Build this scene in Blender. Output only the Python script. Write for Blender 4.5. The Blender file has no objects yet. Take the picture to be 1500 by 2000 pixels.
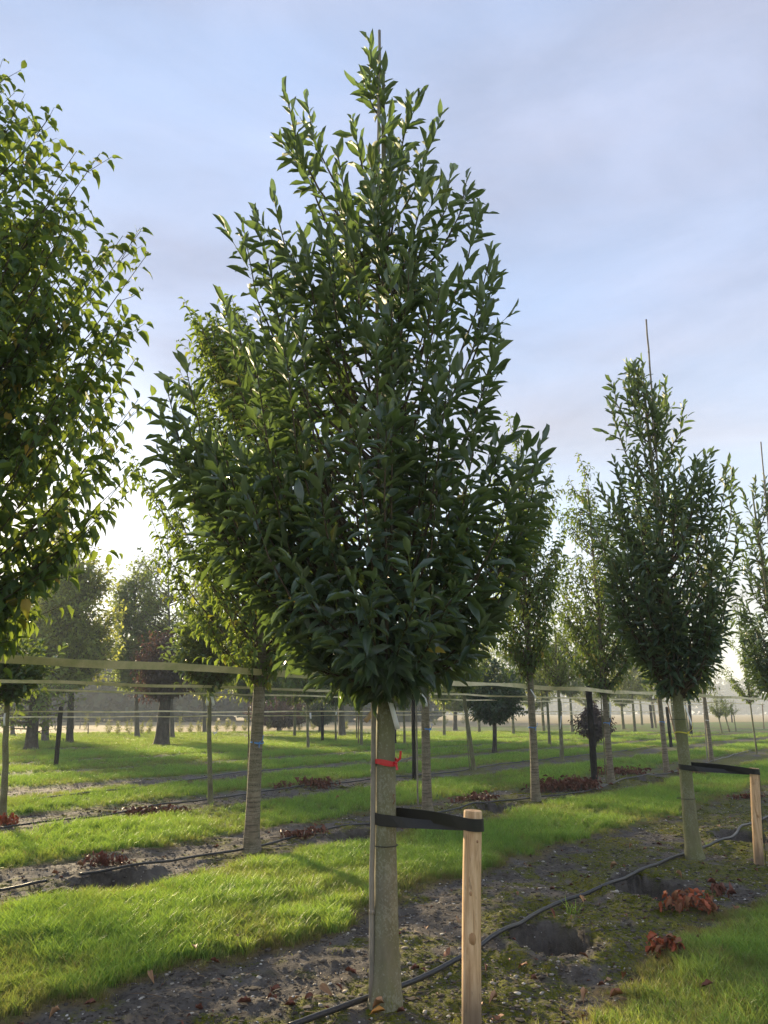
import bpy, math
import numpy as np
from mathutils import Matrix, Vector

# ------------------------------------------------------------------ camera, world, sun
PITCH = math.radians(15.73); FPX = 1386.0; CAMZ = 1.6
SUN_AZ = math.radians(-33.0); SUN_EL = math.radians(12.0)      # azimuth from +Y towards +X
scene = bpy.context.scene
COL = scene.collection
cam_d = bpy.data.cameras.new('camera'); cam = bpy.data.objects.new('camera', cam_d); COL.objects.link(cam)
cam_d.sensor_fit = 'VERTICAL'; cam_d.sensor_height = 36.0; cam_d.sensor_width = 27.0
cam_d.lens = 36.0 * FPX / 2000.0
cam_d.clip_start = 0.05; cam_d.clip_end = 3000
cam.location = (0, 0, CAMZ); cam.rotation_euler = (math.pi / 2 + PITCH, 0, 0)
scene.camera = cam

world = bpy.data.worlds.new('World'); scene.world = world; world.use_nodes = True
wn = world.node_tree; wn.nodes.clear()
w_out = wn.nodes.new('ShaderNodeOutputWorld'); w_bg = wn.nodes.new('ShaderNodeBackground')
sky = wn.nodes.new('ShaderNodeTexSky'); sky.sky_type = 'NISHITA'; sky.sun_disc = False
sky.sun_elevation = SUN_EL; sky.sun_rotation = SUN_AZ
sky.altitude = 0; sky.air_density = 1.0; sky.dust_density = 0.4; sky.ozone_density = 2.0
# thin high veil of cloud drawn over the clear sky
tc = wn.nodes.new('ShaderNodeTexCoord'); mp = wn.nodes.new('ShaderNodeMapping')
mp.inputs['Scale'].default_value = (1.0, 1.6, 4.5); mp.inputs['Rotation'].default_value = (0.25, 0.1, 0.5)
nz = wn.nodes.new('ShaderNodeTexNoise'); nz.inputs['Scale'].default_value = 1.5; nz.inputs['Detail'].default_value = 5; nz.inputs['Roughness'].default_value = 0.5
rmp = wn.nodes.new('ShaderNodeMapRange'); rmp.inputs['From Min'].default_value = 0.3; rmp.inputs['From Max'].default_value = 0.75
rmp.inputs['To Min'].default_value = 0.60; rmp.inputs['To Max'].default_value = 1.0
wmix = wn.nodes.new('ShaderNodeMix'); wmix.data_type = 'RGBA'
# the veil is lavender grey overhead and warms towards the misty horizon
sx = wn.nodes.new('ShaderNodeSeparateXYZ'); wn.links.new(tc.outputs['Generated'], sx.inputs[0])
vr = wn.nodes.new('ShaderNodeValToRGB'); ve = vr.color_ramp.elements; ve.new(.5)
for e_, (p_, c_) in zip(ve, ((0.0, (2.05, 1.78, 1.42)), (0.20, (1.74, 1.69, 1.78)), (0.50, (1.17, 1.27, 1.68)))): e_.position = p_; e_.color = (*[q / 4 for q in c_], 1)
wn.links.new(sx.outputs['Z'], vr.inputs['Fac'])
vs = wn.nodes.new('ShaderNodeVectorMath'); vs.operation = 'SCALE'; vs.inputs['Scale'].default_value = 4.0; wn.links.new(vr.outputs['Color'], vs.inputs[0])
nz2 = wn.nodes.new('ShaderNodeTexNoise'); nz2.inputs['Scale'].default_value = 2.6; nz2.inputs['Detail'].default_value = 7; nz2.inputs['Roughness'].default_value = .58; nz2.inputs['Distortion'].default_value = .4
mp2 = wn.nodes.new('ShaderNodeMapping'); mp2.inputs['Scale'].default_value = (1.0, 1.3, 3.2); mp2.inputs['Rotation'].default_value = (.1, .35, -.4); wn.links.new(tc.outputs['Generated'], mp2.inputs['Vector']); wn.links.new(mp2.outputs['Vector'], nz2.inputs['Vector'])
r2 = wn.nodes.new('ShaderNodeMapRange'); r2.inputs['From Min'].default_value = .32; r2.inputs['From Max'].default_value = .68; r2.inputs['To Min'].default_value = 3.3; r2.inputs['To Max'].default_value = 4.5; wn.links.new(nz2.outputs['Fac'], r2.inputs['Value']); wn.links.new(r2.outputs['Result'], vs.inputs['Scale'])
wn.links.new(vs.outputs[0], wmix.inputs['B'])
wn.links.new(tc.outputs['Generated'], mp.inputs['Vector']); wn.links.new(mp.outputs['Vector'], nz.inputs['Vector'])
wn.links.new(nz.outputs['Fac'], rmp.inputs['Value']); wn.links.new(rmp.outputs['Result'], wmix.inputs['Factor'])
wn.links.new(sky.outputs['Color'], wmix.inputs['A']); wn.links.new(wmix.outputs['Result'], w_bg.inputs['Color'])
w_bg.inputs['Strength'].default_value = 0.14
wn.links.new(w_bg.outputs['Background'], w_out.inputs['Surface'])

sun_d = bpy.data.lights.new('sun', 'SUN'); sun = bpy.data.objects.new('sun', sun_d); COL.objects.link(sun)
sun_d.energy = 4.4; sun_d.angle = math.radians(3.5); sun_d.color = (1.0, 0.80, 0.50)
sun_dir = Vector((math.sin(SUN_AZ) * math.cos(SUN_EL), math.cos(SUN_AZ) * math.cos(SUN_EL), math.sin(SUN_EL)))
sun.rotation_euler = sun_dir.to_track_quat('Z', 'Y').to_euler()
sun.location = (-30, 30, 40)

scene.view_settings.view_transform = 'Standard'; scene.view_settings.look = 'None'
scene.view_settings.exposure = 1.78; scene.view_settings.gamma = 1.0; scene.view_settings.use_curve_mapping = False
scene.render.engine = 'CYCLES'
cy = scene.cycles
cy.max_bounces = 7; cy.diffuse_bounces = 4; cy.glossy_bounces = 2; cy.transmission_bounces = 4; cy.volume_bounces = 1; cy.transparent_max_bounces = 6
cy.use_denoising = True; cy.denoiser = 'OPENIMAGEDENOISE'; cy.denoising_prefilter = 'NONE'; cy.denoising_input_passes = 'RGB_ALBEDO_NORMAL'
cy.sample_clamp_indirect = 6.0; cy.caustics_reflective = False; cy.caustics_refractive = False

# ------------------------------------------------------------------ pixel <-> place
cP, sP = math.cos(PITCH), math.sin(PITCH)
def ray(px, py):
    u = (1000.0 - py) / FPX
    return np.array([(px - 750.0) / FPX, cP - u * sP, sP + u * cP])
def gp(px, py, z=0.0):                     # point on the ground seen at that pixel
    d = ray(px, py); t = (z - CAMZ) / d[2]
    return np.array([d[0] * t, d[1] * t, z])
def at_y(px, py, Y):                       # point seen at that pixel at distance Y in front of the camera
    d = ray(px, py); t = Y / d[1]
    return np.array([d[0] * t, Y, CAMZ + d[2] * t])
def proj(p):
    p = np.asarray(p, float); dz = p[..., 2] - CAMZ
    ax = p[..., 1] * cP + dz * sP; up = -p[..., 1] * sP + dz * cP
    ax = np.where(np.abs(ax) < 1e-3, 1e-3, ax)
    return 750 + FPX * p[..., 0] / ax, 1000 - FPX * up / ax, ax
def height_at(py, p):                      # height above ground that is seen at row py, above ground point p
    return at_y(750, py, p[1])[2]

# ------------------------------------------------------------------ noise
def _hash(ix, iy, seed):
    h = (ix.astype(np.int64) * 374761393 + iy.astype(np.int64) * 668265263 + seed * 1442695041) & 0xffffffff
    h = ((h ^ (h >> 13)) * 1274126177) & 0xffffffff
    h = ((h ^ (h >> 16)) * 2246822519) & 0xffffffff
    return ((h ^ (h >> 15)) & 0xffffff) / float(0xffffff)
def vnoise(x, y, seed=0):
    x = np.asarray(x, float); y = np.asarray(y, float)
    ix = np.floor(x); iy = np.floor(y); fx = x - ix; fy = y - iy
    fx = fx * fx * (3 - 2 * fx); fy = fy * fy * (3 - 2 * fy)
    a = _hash(ix, iy, seed); b = _hash(ix + 1, iy, seed); c = _hash(ix, iy + 1, seed); d = _hash(ix + 1, iy + 1, seed)
    return (a * (1 - fx) + b * fx) * (1 - fy) + (c * (1 - fx) + d * fx) * fy
def fbm(x, y, octv=4, seed=0):
    s = 0; a = 0.5; t = 0
    for i in range(octv):
        s = s + a * vnoise(x, y, seed + i * 17); t += a; a *= 0.5
        x, y = x * 2.03 + 11.3, y * 2.03 + 5.7
    return s / t
def sstep(a, b, x):
    t = np.clip((x - a) / (b - a), 0, 1); return t * t * (3 - 2 * t)

# ------------------------------------------------------------------ the lie of the land: tree rows run at 50 degrees
RA = math.radians(50.0); RU = np.array([math.cos(RA), math.sin(RA)]); RV = np.array([-math.sin(RA), math.cos(RA)])
ROWS = [(-1.1, 0.9), (3.14, 1.21), (7.37, 0.93), (11.5, 0.88), (15.7, 0.75), (19.9, 0.55), (24.1, 0.45)]
def uv(x, y): return x * RU[0] + y * RU[1], x * RV[0] + y * RV[1]
HOLES = []      # x, y, rx, ry, depth
for px, py, rx, ry, dep in [(1082, 1836, .32, .52, .75), (1278, 1738, .36, .62, .65), (1465, 1640, .38, .60, .6), (240, 1728, .5, .45, .5),
                            (695, 1640, .36, .55, .5), (972, 1579, .36, .7, .5), (1266, 1526, .42, .8, .45), (1120, 1480, .4, .5, .15),
                            (300, 1535, .5, .5, .15), (770, 1618, .2, .3, .10)]:
    g = gp(px, py); HOLES.append((g[0], g[1], rx, ry, dep))
def soil_mask(x, y):
    u, v = uv(x, y)
    w = v + (fbm(u * 0.9, v * 0.9, 3, 3) - .5) * .55 + (fbm(x * 6, y * 6, 2, 9) - .5) * .28
    m = np.zeros_like(np.asarray(x, float))
    for c, h in ROWS:
        m = np.maximum(m, 1 - sstep(h - .10, h + .10, np.abs(w - c)))
    far = sstep(26, 30, v)
    m = np.maximum(m, far * sstep(.62, .72, fbm(u * .25, v * .8, 3, 31)))
    return m
def margin(x, y):                          # 1 along the ragged outer margin of the grass, falling off inwards
    u, v = uv(x, y); w = v + (fbm(u * 0.9, v * 0.9, 3, 3) - .5) * .55; m = np.zeros_like(np.asarray(x, float))
    for c, h in ROWS: m = np.maximum(m, np.exp(-(np.clip(np.abs(w - c) - h - .02, 0, 9) / .26) ** 2) * (np.abs(w - c) > h - .2))
    return m * sstep(.36, .58, fbm(x * 1.3, y * 1.3, 3, 66))
def hole_depth(x, y):
    d = np.zeros_like(np.asarray(x, float)); rim = np.zeros_like(d)
    x = np.asarray(x, float); y = np.asarray(y, float); close = np.zeros(d.shape, bool)
    for hx, hy, rx, ry, dep in HOLES: close |= (np.abs(x - hx) < 3 * rx) & (np.abs(y - hy) < 3 * ry)
    if not close.any(): return d, rim
    xc, yc = x[close], y[close]; nz_ = (fbm(xc * 5, yc * 5, 3, 7) - .5) * .42 + (fbm(xc * 19, yc * 19, 3, 8) - .5) * .22; dc = np.zeros_like(xc); rc = np.zeros_like(xc)
    for hx, hy, rx, ry, dep in HOLES:
        rho = np.sqrt(((xc - hx) / rx) ** 2 + ((yc - hy) / ry) ** 2) + nz_
        dc = np.maximum(dc, dep * (1 - sstep(.70, .99, rho)))
        rc = np.maximum(rc, .05 * np.exp(-((rho - 1.25) / .3) ** 2))
    d[close] = dc * (.78 + .44 * fbm(xc * 13, yc * 13, 3, 44)); rim[close] = rc
    return d, rim
def H(x, y, fine=True):
    x = np.asarray(x, float); y = np.asarray(y, float)
    s = soil_mask(x, y); d, rim = hole_depth(x, y)
    r = np.sqrt(x * x + y * y); near = 1 - sstep(25, 60, r)
    h = (fbm(x * .5, y * .5, 2, 1) - .5) * .07
    if fine:
        h = h + near * (s * ((fbm(x * 2.2, y * 2.2, 3, 2) - .5) * .10 + (fbm(x * 9, y * 9, 4, 5) - .5) * .045 + (fbm(x * 30, y * 30, 3, 6) - .5) * .018) + (1 - s) * (.02 + (fbm(x * 6, y * 6, 2, 8) - .5) * .03))
    return h - d + rim * s
def moss_mask(x, y):
    u, v = uv(x, y)
    m = fbm(x * 1.7 + 3, y * 1.7, 4, 21) * .55 + fbm(x * 6, y * 6, 3, 22) * .45
    band = np.exp(-((v - 2.9) / .75) ** 2) * .10 + np.exp(-((v - 7.0) / .5) ** 2) * .03
    lean = sstep(-.6, 1.6, np.asarray(x, float)) * .11
    x = np.asarray(x, float); y = np.asarray(y, float); pit = np.zeros_like(x)
    for hx, hy, rx, ry, dep in HOLES: pit = np.maximum(pit, 1 - sstep(.98, 1.12, np.sqrt(((x - hx) / rx) ** 2 + ((y - hy) / ry) ** 2)))
    return sstep(.48, .58, m + band + lean - .05) * soil_mask(x, y) * (1 - pit)
def z0(p): return float(H(np.array([p[0]]), np.array([p[1]]))[0])

# ------------------------------------------------------------------ node helpers
def mat(name):
    m = bpy.data.materials.new(name); m.use_nodes = True; nt = m.node_tree; nt.nodes.clear()
    return m, nt
def N(nt, t, **kw):
    n = nt.nodes.new(t)
    for k, v in kw.items():
        if k in n.inputs: n.inputs[k].default_value = v
        else: setattr(n, k, v)
    return n
def ramp(nt, stops, fac=None):
    r = N(nt, 'ShaderNodeValToRGB'); e = r.color_ramp.elements
    while len(e) < len(stops): e.new(0.5)
    for i, (p, c) in enumerate(stops): e[i].position = p; e[i].color = (*c, 1)
    if fac is not None: nt.links.new(fac, r.inputs['Fac'])
    return r.outputs['Color']
def noise(nt, scale, detail=4, rough=.55, vec=None, dist=0.0):
    n = N(nt, 'ShaderNodeTexNoise', Scale=scale, Detail=detail, Roughness=rough, Distortion=dist)
    if vec is not None: nt.links.new(vec, n.inputs['Vector'])
    return n.outputs['Fac']
def objvec(nt, scale=(1, 1, 1)):
    t = N(nt, 'ShaderNodeTexCoord'); m = N(nt, 'ShaderNodeMapping', Scale=scale)
    nt.links.new(t.outputs['Object'], m.inputs['Vector']); return m.outputs['Vector']
def mixc(nt, fac, a, b, mode='MIX'):
    m = N(nt, 'ShaderNodeMix', data_type='RGBA', blend_type=mode)
    for k, v in (('Factor', fac), ('A', a), ('B', b)):
        s = [i for i in m.inputs if i.name == k and i.type == ('VALUE' if k == 'Factor' else 'RGBA')][0]
        if hasattr(v, 'links'): nt.links.new(v, s)
        elif k == 'Factor': s.default_value = v
        else: s.default_value = (*v, 1)
    return [o for o in m.outputs if o.type == 'RGBA'][0]
def math_(nt, op, a, b=0.0, c=0.0):
    m = N(nt, 'ShaderNodeMath', operation=op)
    for i, v in enumerate((a, b, c)):
        if hasattr(v, 'links'): nt.links.new(v, m.inputs[i])
        else: m.inputs[i].default_value = v
    return m.outputs[0]
def bump(nt, h, strength=.5, dist=.01):
    b = N(nt, 'ShaderNodeBump', Strength=strength, Distance=dist); nt.links.new(h, b.inputs['Height']); return b.outputs['Normal']
def finish(nt, color, rough=.8, normal=None, spec=.3):
    b = N(nt, 'ShaderNodeBsdfPrincipled'); o = N(nt, 'ShaderNodeOutputMaterial')
    if hasattr(color, 'links'): nt.links.new(color, b.inputs['Base Color'])
    else: b.inputs['Base Color'].default_value = (*color, 1)
    if hasattr(rough, 'links'): nt.links.new(rough, b.inputs['Roughness'])
    else: b.inputs['Roughness'].default_value = rough
    b.inputs['Specular IOR Level'].default_value = spec
    if normal is not None: nt.links.new(normal, b.inputs['Normal'])
    nt.links.new(b.outputs[0], o.inputs['Surface']); return b
def attr(nt, name, typ='GEOMETRY'):
    a = N(nt, 'ShaderNodeAttribute'); a.attribute_name = name; a.attribute_type = typ; return a.outputs['Fac']

# ------------------------------------------------------------------ materials
def leaf_mat(name, stops, under, trans, rough, spec=.5, tfac=.3, fog=0):
    m, nt = mat(name)
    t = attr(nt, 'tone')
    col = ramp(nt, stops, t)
    v = noise(nt, 2.3, 2, .5, objvec(nt, (1, 1, 1)))
    col = mixc(nt, math_(nt, 'MULTIPLY', v, .45), col, (.028, .045, .024), 'MIX')
    geo = N(nt, 'ShaderNodeNewGeometry')
    colb = mixc(nt, under[0], col, under[1])
    c2 = mixc(nt, geo.outputs['Backfacing'], col, colb)
    b = N(nt, 'ShaderNodeBsdfPrincipled'); nt.links.new(c2, b.inputs['Base Color'])
    r = math_(nt, 'ADD', math_(nt, 'MULTIPLY', geo.outputs['Backfacing'], .3), rough); nt.links.new(r, b.inputs['Roughness'])
    b.inputs['Specular IOR Level'].default_value = spec
    tr = N(nt, 'ShaderNodeBsdfTranslucent')
    tcol = mixc(nt, .75, col, trans, 'MIX'); nt.links.new(tcol, tr.inputs['Color'])
    mx = N(nt, 'ShaderNodeMixShader'); mx.inputs[0].default_value = tfac
    nt.links.new(b.outputs[0], mx.inputs[1]); nt.links.new(tr.outputs[0], mx.inputs[2])
    o = N(nt, 'ShaderNodeOutputMaterial'); nt.links.new(mx.outputs[0], o.inputs['Surface'])
    return m
M = {}
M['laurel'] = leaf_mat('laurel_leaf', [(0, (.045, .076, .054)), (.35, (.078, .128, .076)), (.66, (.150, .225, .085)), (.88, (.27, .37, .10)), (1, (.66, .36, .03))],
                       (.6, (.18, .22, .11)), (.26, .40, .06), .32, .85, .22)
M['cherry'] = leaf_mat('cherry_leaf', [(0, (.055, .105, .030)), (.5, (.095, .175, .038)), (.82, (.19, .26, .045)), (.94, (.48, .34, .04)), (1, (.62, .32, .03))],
                       (.5, (.15, .21, .08)), (.34, .45, .05), .45, .5, .38)
M['magnolia'] = leaf_mat('glossy_leaf', [(0, (.042, .080, .034)), (.5, (.08, .145, .05)), (1, (.15, .22, .07))], (.5, (.14, .19, .08)), (.32, .42, .06), .38, .6, .28)
M['green'] = leaf_mat('green_leaf', [(0, (.065, .12, .032)), (.5, (.11, .19, .05)), (1, (.21, .26, .06))], (.4, (.14, .19, .07)), (.42, .50, .08), .5, .3, .42)
M['yellowgreen'] = leaf_mat('yellow_green_leaf', [(0, (.13, .19, .04)), (.5, (.21, .28, .055)), (1, (.36, .37, .07))], (.4, (.18, .22, .07)), (.56, .58, .10), .5, .3, .48)
M['darkgreen'] = leaf_mat('dark_green_leaf', [(0, (.03, .062, .028)), (.5, (.052, .098, .040)), (1, (.085, .14, .05))], (.4, (.08, .12, .06)), (.18, .28, .05), .45, .5, .24)
M['purple'] = leaf_mat('purple_leaf', [(0, (.03, .018, .02)), (.5, (.055, .03, .028)), (1, (.10, .06, .035))], (.4, (.07, .04, .035)), (.22, .09, .05), .5, .3, .25)
M['wood_far'] = leaf_mat('distant_leaf', [(0, (.03, .045, .02)), (.5, (.05, .07, .03)), (1, (.08, .09, .04))], (.3, (.06, .08, .04)), (.12, .15, .05), .6, .2, .10)
M['shrub'] = leaf_mat('shrub_leaf', [(0, (.09, .14, .03)), (.5, (.15, .21, .045)), (1, (.27, .30, .06))], (.3, (.16, .2, .07)), (.5, .5, .07), .5, .3, .4)

def bark(name, c1, c2, c3, lich=0.0, lcol=(.34, .36, .30), ring=0.0, algae=0.0, sc=1.0):
    m, nt = mat(name)
    v = objvec(nt, (1, 1, .35)); n1 = noise(nt, 14 * sc, 6, .6, v)
    col = ramp(nt, [(.28, c1), (.5, c2), (.75, c3)], n1)
    h = n1
    if ring:
        vr = objvec(nt, (2.2, 2.2, 26)); nr = noise(nt, 2.0, 5, .65, vr, .3)
        col = mixc(nt, ramp(nt, [(.45, (0, 0, 0)), (.62, (ring, ring, ring))], nr), col, (.06, .05, .04))
        nr2 = noise(nt, 3.5, 3, .6, vr)
        col = mixc(nt, ramp(nt, [(.6, (0, 0, 0)), (.68, (.7, .7, .7))], nr2), col, (.36, .31, .23))
        h = math_(nt, 'ADD', n1, math_(nt, 'MULTIPLY', nr, 1.4))
    if algae:
        na = noise(nt, 4, 4, .6, objvec(nt, (1, 1, .6)))
        col = mixc(nt, ramp(nt, [(.36, (0, 0, 0)), (.62, (algae, algae, algae))], na), col, (.15, .16, .065))
    if lich:
        nl = noise(nt, 70, 6, .68, objvec(nt, (1, 1, .8))); nl2 = noise(nt, 5, 3, .5, objvec(nt))
        f = math_(nt, 'ADD', nl, math_(nt, 'MULTIPLY', math_(nt, 'SUBTRACT', nl2, .5), .5))
        col = mixc(nt, ramp(nt, [(.53, (0, 0, 0)), (.58, (lich, lich, lich))], f), col, lcol)
        h = math_(nt, 'ADD', h, math_(nt, 'MULTIPLY', nl, .4))
    fine = noise(nt, 120, 3, .6, objvec(nt, (1, 1, .5)))
    h = math_(nt, 'ADD', h, math_(nt, 'MULTIPLY', fine, .3))
    finish(nt, col, .85, bump(nt, h, .7, .008), .2); return m
M['bark_laurel'] = bark('laurel_bark', (.125, .115, .078), (.185, .17, .12), (.26, .24, .18), .34, (.36, .36, .29), algae=.6)
M['bark_mossy'] = bark('mossy_laurel_bark', (.13, .12, .075), (.19, .18, .105), (.26, .25, .165), .30, (.32, .33, .25), algae=.95)
M['bark_cherry'] = bark('cherry_bark', (.14, .115, .085), (.22, .18, .135), (.30, .24, .18), .35, (.34, .32, .25), ring=.75, algae=.25)
M['bark_thin'] = bark('thin_bark', (.09, .08, .05), (.15, .14, .085), (.22, .2, .13), .3, algae=.6)
M['bark_old'] = bark('old_bark', (.025, .02, .017), (.055, .045, .038), (.11, .09, .075), .15, sc=.5)
M['bark_grey'] = bark('grey_bark', (.07, .062, .055), (.11, .10, .09), (.17, .155, .135), .2, sc=.6)
M['branch'] = bark('branch_bark', (.06, .045, .03), (.10, .075, .05), (.15, .115, .075))
M['twig'] = bark('green_twig', (.10, .12, .04), (.14, .17, .05), (.18, .2, .07))

def simple(name, c, rough=.6, var=.3, sc=20, spec=.4, bmp=.0, stretch=(1, 1, 1)):
    m, nt = mat(name); n = noise(nt, sc, 4, .6, objvec(nt, stretch))
    col = mixc(nt, math_(nt, 'MULTIPLY', n, var), c, tuple(x * .35 for x in c))
    finish(nt, col, rough, bump(nt, n, bmp, .004) if bmp else None, spec); return m
M['rubber'] = simple('black_rubber_band', (.012, .012, .012), .45, .4, 12, .4, .3)
M['hose'] = simple('black_hose', (.03, .03, .032), .42, .3, 30, .5)
M['hose_grey'] = simple('dusty_hose', (.10, .10, .10), .5, .4, 14, .4)
M['red_tape'] = simple('red_tape', (.62, .02, .03), .3, .3, 60, .5)
M['blue_tape'] = simple('blue_tape', (.09, .26, .62), .4, .2, 60, .5)
M['yellow_tape'] = simple('yellow_tape', (.62, .56, .04), .4, .2, 60, .5)
M['white_tape'] = simple('white_plastic', (.78, .79, .80), .4, .15, 20, .4)
M['tan_tag'] = simple('tan_plastic', (.42, .34, .24), .5, .25, 20, .3)
M['stake'] = bark('stake_wood', (.16, .145, .12), (.25, .225, .185), (.33, .30, .25), .0)
M['stake_brown'] = bark('brown_stake', (.12, .08, .05), (.22, .15, .09), (.32, .22, .13), .0)
M['black_post'] = bark('charred_post', (.012, .011, .010), (.022, .02, .018), (.05, .045, .04), .0, sc=1.5)
M['berry'] = simple('black_berry', (.012, .010, .014), .3, .2, 20, .5)
M['thread'] = simple('dark_tie', (.03, .028, .024), .6)
M['orange_leaf'] = simple('yellow_dead_leaf', (.55, .27, .05), .5, .35, 30)
M['pebble'] = simple('pale_pebble', (.50, .47, .42), .8, 1.0, 33, .2)
M['dry_leaf'] = simple('dry_leaf', (.33, .15, .08), .65, .6, 6, .3, .3)
M['dry_leaf_pale'] = simple('pale_dry_leaf', (.45, .27, .15), .65, .5, 6, .3, .3)
M['rust_leaf'] = simple('rust_leaf', (.46, .115, .045), .5, .55, 5, .4, .3)
M['rust_dark'] = simple('dull_rust_leaf', (.22, .085, .055), .6, .6, 5, .3, .3)
M['straw'] = simple('dead_straw', (.30, .23, .12), .8, .6, 5)

def strap_mat():
    m, nt = mat('webbing_strap'); n = noise(nt, 3, 5, .65, objvec(nt)); w = noise(nt, 60, 2, .5, objvec(nt, (1, 1, 3)))
    col = ramp(nt, [(.3, (.46, .46, .22)), (.5, (.70, .62, .36)), (.68, (.84, .73, .48))], n)
    col = mixc(nt, math_(nt, 'MULTIPLY', w, .35), col, (.14, .14, .07))
    finish(nt, col, .7, bump(nt, w, .3, .002), .3); return m
M['strap'] = strap_mat()

def post_mat():
    m, nt = mat('peeled_post_wood')
    g = noise(nt, 7, 6, .62, objvec(nt, (6, 6, .45)), .6)
    col = ramp(nt, [(.3, (.32, .18, .085)), (.45, (.56, .36, .20)), (.6, (.70, .49, .30)), (.8, (.76, .57, .37))], g)
    big = noise(nt, 2.6, 3, .5, objvec(nt, (1, 1, .6)))
    col = mixc(nt, ramp(nt, [(.52, (0, 0, 0)), (.72, (.75, .75, .75))], big), col, (.30, .165, .08))
    fl = noise(nt, 40, 3, .6, objvec(nt, (1, 1, .25)))
    col = mixc(nt, ramp(nt, [(.62, (0, 0, 0)), (.72, (.6, .6, .6))], fl), col, (.14, .075, .04))
    # weathered grey foot, where wet soil has stained the wood
    z = N(nt, 'ShaderNodeSeparateXYZ'); t = N(nt, 'ShaderNodeTexCoord'); nt.links.new(t.outputs['Object'], z.inputs[0])
    zz = math_(nt, 'ADD', z.outputs['Z'], math_(nt, 'MULTIPLY', big, -.12))
    col = mixc(nt, ramp(nt, [(.02, (.8, .8, .8)), (.22, (0, 0, 0))], zz), col, (.15, .115, .085))
    finish(nt, col, .75, bump(nt, math_(nt, 'ADD', g, math_(nt, 'MULTIPLY', fl, .5)), .45, .004), .25); return m
M['post'] = post_mat()
M['knot'] = bark('post_knot', (.22, .11, .05), (.42, .25, .13), (.58, .40, .23), 0)

def ground_mat():
    m, nt = mat('nursery_ground')
    soil = attr(nt, 'soil'); moss = attr(nt, 'moss'); straw = attr(nt, 'straw'); edge = attr(nt, 'edge')
    P_ = objvec(nt)
    n1 = noise(nt, 1.6, 5, .6, P_); n2 = noise(nt, 11, 6, .65, P_); n3 = noise(nt, 70, 4, .65, P_)
    c = ramp(nt, [(.25, (.050, .043, .037)), (.5, (.105, .092, .080)), (.75, (.19, .17, .15))], n2)
    c = mixc(nt, ramp(nt, [(.45, (0, 0, 0)), (.7, (.7, .7, .7))], n1), c, (.21, .19, .17))
    c = mixc(nt, math_(nt, 'MULTIPLY', n3, .5), c, (.045, .037, .030))
    vor = N(nt, 'ShaderNodeTexVoronoi', Scale=55.0); nt.links.new(P_, vor.inputs['Vector'])
    sp = ramp(nt, [(.06, (1, 1, 1)), (.12, (0, 0, 0))], vor.outputs['Distance'])
    spm = math_(nt, 'MULTIPLY', sp, ramp(nt, [(.55, (0, 0, 0)), (.6, (.8, .8, .8))], noise(nt, 9, 3, .6, P_)))
    c = mixc(nt, spm, c, (.38, .36, .33))
    mossn = noise(nt, 45, 4, .7, P_)
    mc = ramp(nt, [(.3, (.05, .06, .010)), (.5, (.10, .11, .014)), (.68, (.20, .18, .02))], mossn)
    mf = math_(nt, 'MULTIPLY', moss, ramp(nt, [(.38, (.1, .1, .1)), (.52, (1, 1, 1))], noise(nt, 26, 4, .65, P_)))
    c = mixc(nt, mf, c, mc)
    gcol = ramp(nt, [(.3, (.05, .085, .016)), (.6, (.10, .165, .03)), (.8, (.15, .16, .05))], noise(nt, 5, 5, .65, P_))
    gcol = mixc(nt, ramp(nt, [(.5, (0, 0, 0)), (.75, (.6, .6, .6))], noise(nt, .35, 4, .6, P_)), gcol, (.12, .13, .03))
    c2 = mixc(nt, soil, gcol, c)
    dn = ramp(nt, [(.3, (.09, .055, .028)), (.6, (.19, .12, .06)), (.8, (.27, .20, .11))], noise(nt, 30, 5, .7, P_))
    c2 = mixc(nt, math_(nt, 'MULTIPLY', edge, .75), c2, dn)
    st = ramp(nt, [(.3, (.22, .19, .09)), (.6, (.33, .255, .14)), (.8, (.40, .31, .18))], noise(nt, .6, 6, .7, P_))
    c2 = mixc(nt, straw, c2, st)
    h = math_(nt, 'ADD', math_(nt, 'MULTIPLY', n2, 1.0), math_(nt, 'MULTIPLY', n3, .5))
    h = math_(nt, 'ADD', h, math_(nt, 'MULTIPLY', math_(nt, 'MULTIPLY', moss, mossn), .6))
    finish(nt, c2, .92, bump(nt, h, .9, .02), .15); return m
M['ground'] = ground_mat()

def grass_mat():
    m, nt = mat('grass_blade')
    r = attr(nt, 'tint', 'INSTANCER'); dry = attr(nt, 'dry', 'INSTANCER'); g = attr(nt, 'grad')
    c = ramp(nt, [(0, (.125, .30, .05)), (.5, (.21, .43, .065)), (1, (.36, .49, .08))], math_(nt, 'ADD', r, math_(nt, 'MULTIPLY', math_(nt, 'SUBTRACT', attr(nt, 'shade'), .5), .9)))
    c = mixc(nt, dry, c, (.24, .165, .08))
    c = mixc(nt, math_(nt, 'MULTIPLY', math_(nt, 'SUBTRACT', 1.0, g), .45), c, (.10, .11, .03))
    b = N(nt, 'ShaderNodeBsdfPrincipled', Roughness=.5); nt.links.new(c, b.inputs['Base Color']); b.inputs['Specular IOR Level'].default_value = .35
    t = N(nt, 'ShaderNodeBsdfTranslucent'); nt.links.new(mixc(nt, .5, c, (.42, .52, .05)), t.inputs['Color'])
    x = N(nt, 'ShaderNodeMixShader'); x.inputs[0].default_value = .4
    nt.links.new(b.outputs[0], x.inputs[1]); nt.links.new(t.outputs[0], x.inputs[2])
    o = N(nt, 'ShaderNodeOutputMaterial'); nt.links.new(x.outputs[0], o.inputs['Surface']); return m
M['grass'] = grass_mat()
def moss_mat():
    m, nt = mat('moss_cushion'); r = attr(nt, 'tint', 'INSTANCER')
    c = ramp(nt, [(0, (.07, .095, .012)), (.5, (.16, .18, .020)), (1, (.36, .30, .03))], r)
    finish(nt, c, .9, None, .1); return m
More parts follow.
